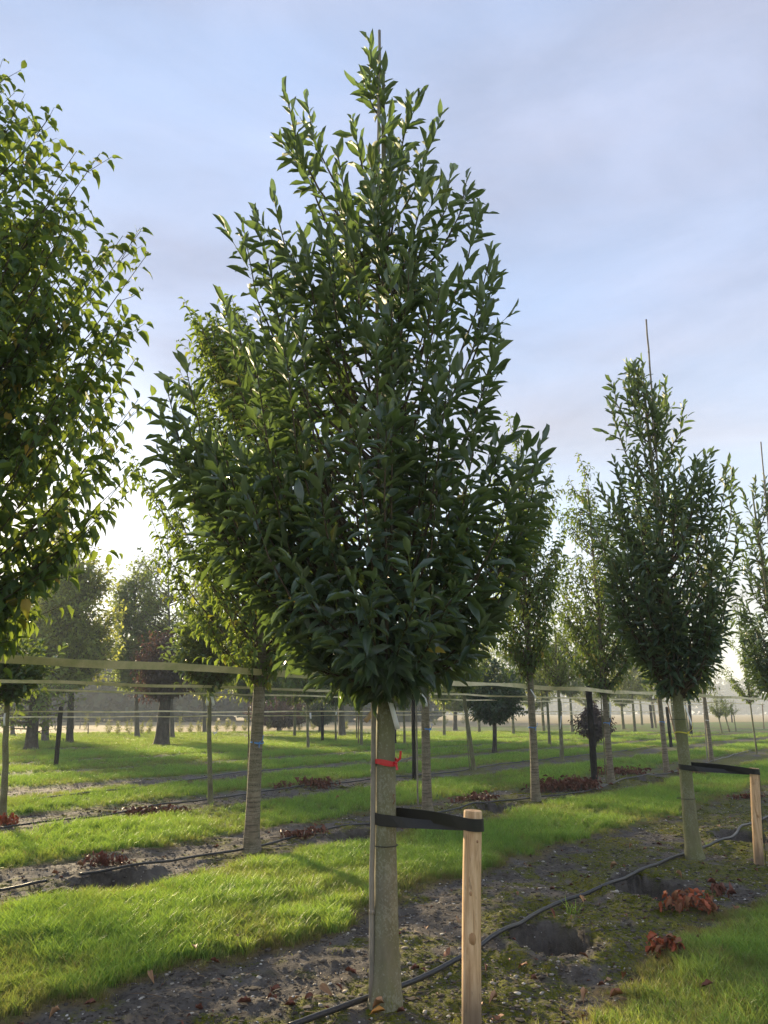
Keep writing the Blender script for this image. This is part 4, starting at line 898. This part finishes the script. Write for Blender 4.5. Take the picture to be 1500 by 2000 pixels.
# ------------------------------------------------------------------ berries on the main laurel
def berries():
    rng = np.random.default_rng(77); root = FOL[0]['root']
    import bmesh
    bm = bmesh.new(); bmesh.ops.create_icosphere(bm, subdivisions=1, radius=.006); one = bpy.data.meshes.new('berry'); bm.to_mesh(one); bm.free()
    v = np.array([x.co[:] for x in one.vertices]); f = np.array([p.vertices[:] for p in one.polygons])
    for px, py, dy in [(709, 322, -.1), (735, 305, -.1), (752, 315, -.1), (738, 455, -.2), (925, 868, -.3), (835, 1200, -.5), (700, 700, -.4)]:
        c = at_y(px, py, P1[1] + dy) - np.array([P1[0], P1[1], z0(P1)]); vs, fs = [], []
        for i in range(12):
            o = c + np.array([rng.normal(0, .018), rng.normal(0, .018), -.012 * i * .5 + rng.normal(0, .008)]); vs.append(v + o); fs.append(f + i * len(v))
        link('berry_cluster', mesh('berry_cluster', np.concatenate(vs), np.concatenate(fs)), root, 'berry')
berries()

# ------------------------------------------------------------------ scattered instances by geometry nodes: grass, moss, straw
def tuft_mesh(name, rng, nb, rad, hmin, hmax, bw, bend, material):
    V, F, G, S_ = [], [], [], []
    for b in range(nb):
        sh = rng.uniform()
        a = rng.uniform(0, 6.28); r = rad * math.sqrt(rng.uniform()); base = np.array([r * math.cos(a), r * math.sin(a), -.01]); h = rng.uniform(hmin, hmax)
        da = rng.uniform(0, 6.28); dirv = np.array([math.cos(da), math.sin(da), 0]) * rng.uniform(.3, 1) * bend * h; sd = rng.uniform(0, 6.28); w = np.array([math.cos(sd), math.sin(sd), 0]) * bw * rng.uniform(.6, 1.2)
        n0 = len(V)
        for i, t in enumerate((0, .35, .7, 1)):
            c = base + dirv * t * t + np.array([0, 0, h * (t - .22 * bend * t * t)]); ww = w * (1 - t ** 2.2) * .5
            if i < 3: V += [c - ww, c + ww]; G += [t, t]; S_ += [sh, sh]
            else: V.append(c); G.append(1); S_.append(sh)
        F += [[n0, n0 + 1, n0 + 3, n0 + 2], [n0 + 2, n0 + 3, n0 + 5, n0 + 4], [n0 + 4, n0 + 5, n0 + 6]]
    me = mesh(name, np.array(V), F); fattr(me, 'grad', G); fattr(me, 'shade', S_); me.materials.append(M[material]); return me
def scatter(name, P_, rot, scl, tint, dry, sources, kind_label, cat, seed=1):
    me = bpy.data.meshes.new(name); me.vertices.add(len(P_)); me.vertices.foreach_set('co', np.asarray(P_, np.float32).ravel())
    for k, v in (('rot', rot), ('scl', scl), ('tint', tint), ('dry', dry)): fattr(me, k, v)
    a = me.attributes.new('pick', 'INT', 'POINT'); a.data.foreach_set('value', np.random.default_rng(seed).integers(0, len(sources), len(P_)).astype(np.int32))
    o = bpy.data.objects.new(name, me); COL.objects.link(o); tag(o, kind_label, cat, None, 'stuff')
    ng = bpy.data.node_groups.new(name + '_scatter', 'GeometryNodeTree')
    ng.interface.new_socket('Geometry', in_out='INPUT', socket_type='NodeSocketGeometry'); ng.interface.new_socket('Geometry', in_out='OUTPUT', socket_type='NodeSocketGeometry')
    gi = ng.nodes.new('NodeGroupInput'); go = ng.nodes.new('NodeGroupOutput'); iop = ng.nodes.new('GeometryNodeInstanceOnPoints'); g2i = ng.nodes.new('GeometryNodeGeometryToInstance')
    for s_ in reversed(sources):
        so = bpy.data.objects.new(s_.name, s_)      # data only, never linked to the scene
        oi = ng.nodes.new('GeometryNodeObjectInfo'); oi.inputs['Object'].default_value = so; oi.inputs['As Instance'].default_value = True
        ng.links.new(oi.outputs['Geometry'], g2i.inputs[0])
    def na(nm, t):
        n = ng.nodes.new('GeometryNodeInputNamedAttribute'); n.data_type = t; n.inputs['Name'].default_value = nm; return n.outputs['Attribute']
    cx = ng.nodes.new('ShaderNodeCombineXYZ'); ng.links.new(na('rot', 'FLOAT'), cx.inputs['Z'])
    er = ng.nodes.new('FunctionNodeEulerToRotation'); ng.links.new(cx.outputs[0], er.inputs[0])
    ng.links.new(gi.outputs[0], iop.inputs['Points']); ng.links.new(g2i.outputs[0], iop.inputs['Instance']); iop.inputs['Pick Instance'].default_value = True
    ng.links.new(na('pick', 'INT'), iop.inputs['Instance Index']); ng.links.new(er.outputs[0], iop.inputs['Rotation']); ng.links.new(na('scl', 'FLOAT'), iop.inputs['Scale'])
    ng.links.new(iop.outputs[0], go.inputs[0])
    md = o.modifiers.new('scatter', 'NODES'); md.node_group = ng
    return o
def fan_points(rng, n, r0, r1, pw, half=37):
    """random ground points in front; density falls as r**-pw"""
    e = 2 - pw; r = (r0 ** e + rng.uniform(0, 1, n) * (r1 ** e - r0 ** e)) ** (1 / e); t = np.radians(rng.uniform(-half, half, n)); return r * np.sin(t), r * np.cos(t), r
def build_grass():
    rng = np.random.default_rng(1)
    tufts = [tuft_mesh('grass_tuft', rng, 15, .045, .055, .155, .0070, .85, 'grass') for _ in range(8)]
    parts = []
    for n, r0, r1, pw in ((60000, 1.6, 9, .0), (150000, 9, 62, 1.25)):
        x, y, r = fan_points(rng, n, r0, r1, pw); s = soil_mask(x, y); u, v = uv(x, y)
        keep = rng.uniform(0, 1, n) > s * 1.02 + .02; keep &= (s < .55)
        thin = fbm(x * 1.1, y * 1.1, 3, 55); keep &= rng.uniform(0, 1, n) > sstep(.58, .75, thin) * .55
        parts.append(np.stack([x, y, r], 1)[keep])
    # stray blades in the bare soil
    x, y, r = fan_points(rng, 900, 3, 16, 0); k = soil_mask(x, y) > .6; parts.append(np.stack([x, y, r], 1)[k][:14])
    p = np.concatenate(parts); x, y, r = p.T; n = len(x); z = H(x, y); s = soil_mask(x, y)
    edge = 4 * s * (1 - s); dn = fbm(x * .8, y * .8, 3, 55); far = sstep(26, 32, uv(x, y)[1])
    mg = margin(x, y); dry = np.clip(mg * rng.uniform(.1, 1.1, n) + edge * rng.uniform(.3, 1.2, n) * .9 + sstep(.56, .72, dn) * rng.uniform(0, .9, n) + (rng.uniform(0, 1, n) < .05) * .7 + far * rng.uniform(0, .35, n), 0, 1)
    hgt = (.75 + .5 * fbm(x * 1.5, y * 1.5, 3, 41)) * rng.uniform(.65, 1.25, n) * (1 - .45 * np.clip(edge, 0, 1)) * (1 + .35 * sstep(9, 40, r) ) * (1 - .35 * sstep(.58, .75, dn)) * (1 - .35 * mg)
    tint = np.clip(.42 + (fbm(x * .9, y * .9, 3, 61) - .5) * 1.2 + rng.normal(0, .18, n) + .2 * far, 0, 1)
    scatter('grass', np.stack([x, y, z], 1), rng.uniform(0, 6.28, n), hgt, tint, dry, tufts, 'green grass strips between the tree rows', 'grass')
    # dead straw along the edges
    straws = [tuft_mesh('straw_tuft', rng, 14, .06, .03, .07, .003, 1.8, 'grass') for _ in range(4)]
    x, y, r = fan_points(rng, 60000, 2.5, 30, .6); s = soil_mask(x, y); e = 4 * s * (1 - s); k = rng.uniform(0, 1, len(x)) < np.clip(e, 0, 1) * .55 + .012 * s
    x, y = x[k], y[k]; n = len(x); scatter('dry_grass', np.stack([x, y, H(x, y)], 1), rng.uniform(0, 6.28, n), rng.uniform(.6, 1.3, n), rng.uniform(0, 1, n), rng.uniform(.75, 1, n), straws, 'withered brown grass along the edges of the bare soil', 'grass', 2)
    # moss cushions
    def moss_clump(i):
        r_ = np.random.default_rng(200 + i); return tuft_mesh('moss_clump', r_, 40, .022, .006, .017, .005, .8, 'moss')
    ms = [moss_clump(i) for i in range(4)]
    x, y, r = fan_points(rng, 170000, 3.2, 20, .9); d = hole_depth(x, y)[0]; m = moss_mask(x, y) * (1 - sstep(.04, .10, d)); k = rng.uniform(0, 1, len(x)) < m * .8
    x, y = x[k], y[k]; n = len(x); tt = np.clip(fbm(x * 3, y * 3, 3, 91) * 1.1 - .12 + rng.normal(0, .12, n), 0, 1)
    scatter('moss', np.stack([x, y, H(x, y)], 1), rng.uniform(0, 6.28, n), rng.uniform(.6, 1.5, n), tt, np.zeros(n), ms, 'yellow-green moss patches on the dark soil', 'moss', 3)
build_grass()

# ------------------------------------------------------------------ pebbles, fallen leaves, prunings
LAND = [(P1[0], P1[1], 'the red-taped trunk'), (PP1[0], PP1[1], 'the post banded to the red-taped trunk'), (P2[0], P2[1], 'the mossy trunk'), (PP2[0], PP2[1], 'the second pale post'), (PA[0], PA[1], 'the ringed cherry trunk'),
        (HOLES[0][0], HOLES[0][1], 'the deep dark hole'), (HOLES[1][0], HOLES[1][1], 'the hole before the mossy trunk'), (HOLES[3][0], HOLES[3][1], 'the half-buried hose end'), (HOLES[4][0], HOLES[4][1], 'the hole in the cherry row')]
LAND += [(gp(*q)[0], gp(*q)[1], t) for q, t in (((1345, 1788), 'the red-brown cut branch'), ((1298, 1868), 'the rust-red leaf clump'), ((300, 1930), 'the grass edge left of the red-taped trunk'), ((560, 1960), 'the hose left of the red-taped trunk'))]
def pebble_mesh(rng):
    import bmesh
    bm = bmesh.new(); bmesh.ops.create_icosphere(bm, subdivisions=1, radius=1.0)
    for v in bm.verts: v.co *= rng.uniform(.6, 1.25); v.co.z *= .5; v.co.x *= 1.35
    me = bpy.data.meshes.new('pebble'); bm.to_mesh(me); bm.free(); me.polygons.foreach_set('use_smooth', np.ones(len(me.polygons), bool)); me.materials.append(M['pebble']); return me
def pebbles():
    rng = np.random.default_rng(15); ms = [pebble_mesh(rng) for _ in range(5)]
    for px, py, s in [(1058, 1938, 14), (1186, 1925, 9), (962, 1920, 14), (1088, 1900, 9), (1205, 1755, 12), (878, 1905, 13), (700, 1860, 10), (626, 1956, 12), (790, 1975, 12), (830, 1975, 13), (1140, 1690, 10), (1230, 1690, 11), (1300, 1725, 10),
                      (960, 1985, 10), (690, 1830, 9), (325, 1910, 11), (250, 1952, 8), (793, 1847, 10), (905, 1790, 9), (1020, 1965, 9), (1230, 1895, 8), (1000, 1740, 9), (640, 1980, 9), (1120, 1830, 7), (85, 1750, 9), (300, 1690, 9), (1140, 1975, 9), (1340, 1700, 8)]:
        b = gp(px, py); ax = proj(b)[2]; r = s / 2 * ax / FPX * .8; b[2] = z0(b) + r * .3
        o = link('pebble', ms[rng.integers(5)]); o.location = b; o.scale = (r, r, r); o.rotation_euler = (rng.normal(0, .2), rng.normal(0, .2), rng.uniform(0, 6.28)); near_ = min(LAND, key=lambda q: (q[0] - b[0]) ** 2 + (q[1] - b[1]) ** 2)[2]; tag(o, 'pale pebble lying on the soil near ' + near_, 'pebble', 'larger pale pebbles on the soil')
    def tinted(nm, stops, rough=.85):
        m, nt = mat(nm); c = ramp(nt, stops, attr(nt, 'tint', 'INSTANCER')); n_ = noise(nt, 60, 3, .6, objvec(nt)); c = mixc(nt, math_(nt, 'MULTIPLY', n_, .4), c, (.06, .05, .04)); finish(nt, c, rough, None, .2); return m
    M['gravel'] = tinted('mixed_gravel', [(0, (.12, .10, .085)), (.45, (.30, .27, .23)), (.8, (.52, .49, .43)), (1, (.74, .72, .67))])
    M['crumb'] = tinted('soil_crumb', [(0, (.040, .033, .027)), (.5, (.085, .073, .062)), (1, (.16, .14, .12))], .95)
    def chunk(nm, mt):
        me = pebble_mesh(rng); me.name = nm; me.materials.clear(); me.materials.append(M[mt]); me.polygons.foreach_set('use_smooth', np.full(len(me.polygons), mt == 'gravel')); return me
    for nm, mt, n0, pw, med, sg, lo, hi, lab in (('gravel', 'gravel', 26000, 1.0, -5.15, .5, .003, .020, 'small pale stones scattered through the dark soil'), ('soil_crumbs', 'crumb', 100000, 1.0, -5.05, .5, .004, .026, 'loose crumbs of dark soil on the bare strips')):
        x, y, r = fan_points(rng, n0, 3.2, 20, pw); k = (soil_mask(x, y) > .5) & (rng.uniform(0, 1, len(x)) < .25 + 1.1 * fbm(x * 2.2, y * 2.2, 3, 71)); x, y = x[k], y[k]; n = len(x)
        sz = np.clip(rng.lognormal(med, sg, n), lo, hi); scatter(nm, np.stack([x, y, H(x, y) + sz * .15], 1), rng.uniform(0, 6.28, n), sz, np.clip(rng.beta(1.6, 1.1 if mt == 'gravel' else 1.6, n), 0, 1), np.zeros(n), [chunk(nm[:-1] if nm[-1] == 's' else nm, mt) for _ in range(6)], lab, 'gravel' if mt == 'gravel' else 'soil', 5)
    # bits of twig and straw lying flat
    def sliver(i_):
        r_ = np.random.default_rng(i_); a = r_.uniform(-.3, .3); p = np.array([[-.5, 0, .0], [-.15, a * .2, .03], [.2, a * .4, .05], [.5, a, .01]]); t = Tubes().tube(p, [.012, .016, .014, .008], 4); me = mesh('twig_bit', np.concatenate(t.v), t.f); me.materials.append(M['sliver']); return me
    M['sliver'] = tinted('twig_bit', [(0, (.07, .05, .035)), (.5, (.19, .12, .07)), (1, (.42, .33, .20))])
    x, y, r = fan_points(rng, 16000, 3.2, 18, 1.0); sm = soil_mask(x, y); k = rng.uniform(0, 1, len(x)) < .35 * sm + 1.6 * sm * (1 - sm); x, y = x[k], y[k]; n = len(x)
    scatter('twig_litter', np.stack([x, y, H(x, y) + .004], 1), rng.uniform(0, 6.28, n), rng.uniform(.03, .14, n), rng.uniform(0, 1, n), np.zeros(n), [sliver(i_) for i_ in range(6)], 'thin bits of dry twig and straw on the soil', 'litter', 6)
pebbles()
def dead_leaf_mesh(rng, mat_):
    v, f = leaf_template([0, .1, .25, .45, .65, .85, 1], [.02, .05, .28, .44, .42, .22, 0], rng.uniform(-.2, 1.2), rng.uniform(-.5, .6), rng.uniform(-1.5, 1.5), .3)
    v = v * np.array([1, .42, 1]); v[:, 0] -= .5; v[:, 2] -= v[:, 2].min(); me = mesh('dry_leaf', v, f); me.materials.append(M[mat_]); return me
def fallen():
    rng = np.random.default_rng(19); lm = [dead_leaf_mesh(rng, m) for m in ('dry_leaf', 'dry_leaf', 'dry_leaf', 'dry_leaf_pale', 'dry_leaf_pale', 'rust_dark', 'rust_dark')]
    spots = [(1080, 1620, 0)] * 0 + [(742, 1976), (805, 1895), (380, 1880), (420, 1885), (300, 1920), (215, 1935), (175, 1962), (110, 1990), (395, 1965), (455, 1858), (575, 1955), (605, 1950), (650, 1935), (668, 1930), (560, 1960), (780, 1830), (795, 1825),
             (835, 1818), (890, 1800), (940, 1965), (960, 1960), (1145, 1890), (1195, 1920), (1215, 1920), (1020, 1895), (1150, 1955), (1205, 1975), (1210, 1970), (1365, 1855), (1440, 1790), (1380, 1950), (945, 1900), (975, 1980), (1010, 1750), (1300, 1640),
             (1290, 1650), (1255, 1665), (1400, 1620), (1440, 1605), (1480, 1600), (1350, 1770), (1075, 1795), (1140, 1760), (1020, 1690), (1230, 1660), (1200, 1700), (1420, 1640), (530, 1800), (470, 1845), (720, 1690), (640, 1720), (200, 1690), (160, 1700),
             (260, 1685), (320, 1672), (110, 1715), (420, 1650), (600, 1640), (860, 1625), (880, 1610), (580, 1575), (660, 1570), (1330, 1720), (870, 1870), (1090, 1870), (690, 1900), (540, 1930), (480, 1950)]
    for px, py in spots:
        px += rng.uniform(-6, 6); b = gp(px, py); b[2] = z0(b) + .006; m = lm[rng.integers(len(lm))]; s = rng.uniform(.065, .105)
        if hole_depth(np.array([b[0]]), np.array([b[1]]))[0][0] > .05: continue
        on_grass = soil_mask(np.array([b[0]]), np.array([b[1]]))[0] < .4
        if on_grass and rng.uniform() < .6: continue
        if on_grass: b[2] += .05
        o = link('fallen_leaf', m); o.location = b; o.scale = (s, s, s); o.rotation_euler = (rng.normal(0, .3), rng.normal(0, .25), rng.uniform(0, 6.28))
        near_ = min(LAND, key=lambda q: (q[0] - b[0]) ** 2 + (q[1] - b[1]) ** 2)[2]; tone_ = {'dry_leaf': 'curled brown', 'dry_leaf_pale': 'pale tan', 'rust_dark': 'dark rusty'}[m.materials[0].name.replace('pale_dry_leaf', 'dry_leaf_pale').replace('dull_rust_leaf', 'rust_dark')]
        tag(o, f"{tone_} dead leaf {'in the grass' if on_grass else 'on the soil'} near {near_}", 'leaf', 'dead leaves lying about the rows')
    b = gp(737, 1980); b[2] = z0(b) + .012; me = dead_leaf_mesh(np.random.default_rng(4), 'orange_leaf'); o = link('fallen_leaf', me); o.location = b; o.scale = (.10, .055, .05); o.rotation_euler = (.1, -.15, .3); tag(o, 'yellow-orange leaf at the foot of the red-taped trunk', 'leaf')
    # small litter
    x, y, r = fan_points(rng, 9000, 3.2, 26, 1.0); s = soil_mask(x, y); e = s * (1 - s) * 4; k = rng.uniform(0, 1, len(x)) < s * .25 + e * .35; x, y = x[k][:2200], y[k][:2200]; n = len(x); z = H(x, y) + .004
    V, F, o = [], [], 0; T0 = [leaf_template([0, .3, .65, 1], [.03, .4, .4, 0], fo, cu, tw_, .3) for fo, cu, tw_ in ((.6, .4, .8), (.2, -.4, -1), (.9, .2, .4))]
    for i in range(n):
        v, f = T0[i % 3]; sc = rng.uniform(.018, .06); a = rng.uniform(0, 6.28); c, s_ = math.cos(a), math.sin(a); w = v * np.array([1, rng.uniform(.12, .5), 1]) * sc
        V.append(np.stack([w[:, 0] * c - w[:, 1] * s_ + x[i], w[:, 0] * s_ + w[:, 1] * c + y[i], w[:, 2] - w[:, 2].min() + z[i]], 1)); F.append(f + o); o += len(v)
    tag(link('leaf_litter', mesh('leaf_litter', np.concatenate(V), np.concatenate(F)), None, 'rust_dark'), 'small bits of brown leaf litter strewn over the soil', 'litter', None, 'stuff')
fallen()
def prunings(px, py, n, spread, hgt, label, mat_, leaf_len, twigs=3, seed=0, joined=False, stretch=(1, .6), material2=None):
    rng = np.random.default_rng(seed); b = gp(px, py); b[2] = z0(b); root = thing('cut_branch', b, label, 'branch', 'heaps of cut branches with dead leaves')
    tb = Tubes()
    ends = []
    for i in range(twigs):
        a = rng.uniform(-.5, .5) + (math.pi if rng.uniform() < .4 else 0); p0 = np.array([-math.cos(a) * spread * stretch[0] * .8, -math.sin(a) * spread * stretch[1], .012]); p1 = -p0 * rng.uniform(.6, 1) + [0, 0, hgt * rng.uniform(.1, .6)]
        p0 += rng.normal(0, spread * .25, 3) * [1, .6, 0]; pl = bez(p0, (p0 + p1) / 2 + [0, 0, hgt * .25], p1, 7); pl[:, 2] += H(pl[:, 0] + b[0], pl[:, 1] + b[1]) - b[2]; tb.tube(pl, np.linspace(.005, .002, 7) * (leaf_len / .1), 5); ends.append(pl)
    tb.build('twig', 'branch', root)
    ms = [dead_leaf_mesh(rng, m) for m in ([mat_] * 3 + [material2 or mat_, 'rust_dark', 'dry_leaf'])]
    V, F, off = [], [], 0
    pp = np.array([ends[rng.integers(len(ends))][rng.integers(1, 7)] for _ in range(n)]) + rng.normal(0, spread * .13, (n, 3)) * [1, 1, .3]
    pp[:, 2] = np.maximum(pp[:, 2], H(pp[:, 0] + b[0], pp[:, 1] + b[1]) - b[2] + .005) + hgt * rng.uniform(0, 1, n) ** 2.2 * .55
    for i in range(n):
        p = pp[i]
        s = leaf_len * rng.uniform(.7, 1.3); R = Matrix.Rotation(rng.uniform(0, 6.28), 4, 'Z') @ Matrix.Rotation(-rng.uniform(.0, 1.5), 4, 'Y') @ Matrix.Rotation(rng.uniform(-1, 1), 4, 'X')
        Mx = Matrix.Translation(Vector(p)) @ R @ Matrix.Diagonal((s, s * (.95 if leaf_len < .11 else .7), s, 1)); m = ms[i % 6]
        if not joined: o = link('leaf', m, root); o.matrix_basis = Mx
        else:
            v = np.array([x.co[:] for x in m.vertices]); f = np.array([q.vertices[:] for q in m.polygons]); A = np.array(Mx); V.append(v @ A[:3, :3].T + A[:3, 3]); F.append(f + off); off += len(v)
    if joined: o = link('dead_leaves', mesh('dead_leaves', np.concatenate(V), np.concatenate(F)), root, mat_); o['kind'] = 'stuff'
prunings(1350, 1786, 120, .27, .13, 'cut branch with curled red-brown leaves beside the second hole', 'rust_leaf', .085, 6, 1, stretch=(1, .35), material2='dry_leaf')
prunings(1298, 1868, 60, .11, .13, 'small clump of bright rust-red curled leaves near the grass corner', 'rust_leaf', .08, 4, 2, material2='dry_leaf')
prunings(1415, 1758, 22, .14, .14, 'dark withered twig tips beyond the red-brown cut branch', 'rust_dark', .08, 3, 3)
prunings(1110, 1545, 520, .85, .24, 'wide heap of dull rusty prunings round the stout charred post', 'rust_dark', .12, 26, 4, True)
prunings(1215, 1515, 260, .8, .16, 'heap of rusty prunings beyond the stout charred post', 'rust_dark', .12, 16, 5, True)
prunings(1370, 1512, 200, .9, .12, 'low rusty prunings behind the mossy trunk', 'rust_dark', .12, 12, 6, True)
prunings(590, 1640, 90, .32, .12, 'cut branch with dark red leaves between ringed cherry and red-taped trunk', 'rust_dark', .09, 5, 7, True, material2='rust_leaf')
prunings(800, 1622, 120, .3, .12, 'dark red dead leaves under the black rubber band', 'rust_dark', .09, 5, 8, True)
prunings(620, 1540, 150, .5, .2, 'upright dry brown cuttings in the row behind the ringed cherry', 'rust_dark', .13, 8, 9, True, material2='dry_leaf')
prunings(555, 1542, 40, .3, .16, 'small dark tuft of cuttings left of the upright dry ones', 'rust_dark', .12, 4, 10, True)
prunings(215, 1692, 90, .3, .1, 'brown twigs and leaves beside the half-buried hose', 'rust_dark', .08, 8, 11, True)
prunings(300, 1590, 120, .6, .1, 'flat rusty litter branch left of the dark glossy-leaved tree', 'rust_dark', .1, 8, 12, True)
prunings(5, 1612, 60, .25, .16, 'orange-red dead fronds at the foot of the broad-leaved thin stem', 'rust_leaf', .1, 4, 13, True)
prunings(930, 1567, 120, .45, .12, 'brown dead leaves in the cherry row near the hose bend', 'rust_dark', .1, 6, 14, True)
prunings(1460, 1560, 70, .5, .06, 'thin scatter of brown cuttings by the second pale post', 'rust_dark', .08, 6, 15, True)
# the strip of torn bark sticking out above the band
pb = at_y(762, 1570, P1[1] - .03); tb = Tubes()
for k in range(5): rng = np.random.default_rng(k); tb.strip(np.array([pb + [0, 0, -.03], pb + rng.normal(0, .01, 3) + [.01, 0, .02], pb + rng.normal(0, .015, 3) + [.015, 0, .055]]), (0, .4, 1), .007, .002)
tag(tb.build('bark_tuft', 'dry_leaf'), 'dry brown tuft stuck above the black band on the red-taped trunk', 'dead leaf')

# ------------------------------------------------------------------ field fence
def fence():
    b0 = gp(95, 1424); b1 = gp(168, 1424); root = thing('field_fence', b0, 'pale rail fence at the edge of the straw field', 'fence'); n = 7
    for i in range(n):
        p = b0 + (b1 - b0) * i / (n - 1) - b0; p[2] = z0(p + b0); Tubes().tube([p + [0, 0, -.1], p + [0, 0, .6], p + [0, 0, 1.25]], .05, 8).build('fence_post', 'stake', root)
    for z in (.4, .8, 1.15): Tubes().strip(np.linspace([0, -.06, z], (b1 - b0) + [0, -.06, z], 8), (0, 0, 1), .09, .03).build('rail', 'stake', root)
fence()

# ------------------------------------------------------------------ settle the crowns: the leaves that show largest become objects, the rest one mesh per crown
def settle():
    cell = 7.0; gw, gh = int(1500 / cell) + 1, int(2000 / cell) + 1; zb = np.full(gw * gh, 1e9); info = []
    for fo in FOL:
        L = fo['leaf']; c = L['pos'] + L['ax'] * (L['ln'] * .5)[:, None] + fo['loc']; px, py, ax = proj(c); ok = (px > 0) & (px < 1500) & (py > 0) & (py < 2000) & (ax > .5)
        ci = np.where(ok, (px / cell).astype(int).clip(0, gw - 1) + gw * (py / cell).astype(int).clip(0, gh - 1), 0)
        np.minimum.at(zb, ci[ok], ax[ok]); 
        view = norm(c - np.array([0, 0, CAMZ])); area = L['ln'] * L['wd'] * np.abs((L['nn'] * view).sum(1)) / ax ** 2; info.append((ok, ci, ax, area))
    protos = {}
    for fo, (ok, ci, ax, area) in zip(FOL, info):
        L = fo['leaf']; n = len(L['ln']); single = np.zeros(n, bool)
        if fo['want']:
            vis = ok & (ax < zb[ci] + .12); sc_ = np.where(vis, area, -1); idx = np.argsort(-sc_)[:fo['want']]; idx = idx[sc_[idx] > 0]; single[idx] = True
        sd = np.cross(L['nn'], L['ax'])
        T = TEMPL[fo['templ']]
        V, F, TN, off = [], [], [], 0
        for k in range(4):
            m = (fo['var'] == k) & ~single; c = int(m.sum())
            if not c: continue
            tv, tf = T[k]; tv_, w_ = tv, L['wd'][m]
            v = L['pos'][m][:, None] + (tv[None, :, 0, None] * L['ln'][m][:, None, None]) * L['ax'][m][:, None] + (tv[None, :, 1, None] * w_[:, None, None]) * sd[m][:, None] + (tv[None, :, 2, None] * np.where(fo['mat'] == 'laurel', L['ln'][m], L['ln'][m])[:, None, None] * .9) * L['nn'][m][:, None]
            V.append(v.reshape(-1, 3)); F.append((tf[None] + (np.arange(c) * len(tv))[:, None, None]).reshape(-1, 3) + off); TN.append(np.repeat(L['tone'][m], len(tv))); off += c * len(tv)
        nm = fo.get('name', 'foliage'); me = mesh(nm, np.concatenate(V), np.concatenate(F)); fattr(me, 'tone', np.concatenate(TN))
        o = link(nm, me, fo['parent'], fo['mat']); o['kind'] = 'stuff'
        if 'label' in fo: tag(o, fo['label'], fo['cat'])
        for i in np.nonzero(single)[0]:
            q = min(5, int(L['tone'][i] * 6)) if L['tone'][i] < .9 else 6; key = (fo['templ'], int(fo['var'][i]), fo['mat'], q)
            if key not in protos:
                tv, tf = T[key[1]]; pm = mesh('leaf', tv, tf); fattr(pm, 'tone', np.full(len(tv), (q + .5) / 6 if q < 6 else .96)); pm.materials.append(M[fo['mat']]); protos[key] = pm
            a, s, nn_, p = L['ax'][i] * L['ln'][i], sd[i] * L['wd'][i], L['nn'][i] * L['ln'][i] * .9, L['pos'][i]
            ob = bpy.data.objects.new('leaf', protos[key]); COL.objects.link(ob); ob.parent = fo['parent']
            ob.matrix_basis = Matrix(((a[0], s[0], nn_[0], p[0]), (a[1], s[1], nn_[1], p[1]), (a[2], s[2], nn_[2], p[2]), (0, 0, 0, 1)))
settle()

# ------------------------------------------------------------------ morning mist
def haze(density):
    x0, x1, y0_, y1_, zl, zh = -720, 720, -720, 720, -2.0, 32.0
    v = [(x, y, z) for z in (zl, zh) for y in (y0_, y1_) for x in (x0, x1)]
    me = mesh('haze', np.array(v), [[0, 2, 3, 1], [4, 5, 7, 6], [0, 1, 5, 4], [2, 6, 7, 3], [0, 4, 6, 2], [1, 3, 7, 5]], False)
    m, nt = mat('morning_mist'); p = N(nt, 'ShaderNodeVolumePrincipled', Density=density, Anisotropy=.0); p.inputs['Color'].default_value = (.86, .93, 1.0, 1)
    o = N(nt, 'ShaderNodeOutputMaterial'); nt.links.new(p.outputs[0], o.inputs['Volume']); me.materials.append(m)
    tag(link('haze', me), 'thin pale morning mist over the whole nursery', 'mist', None, 'stuff')
haze(.0013)
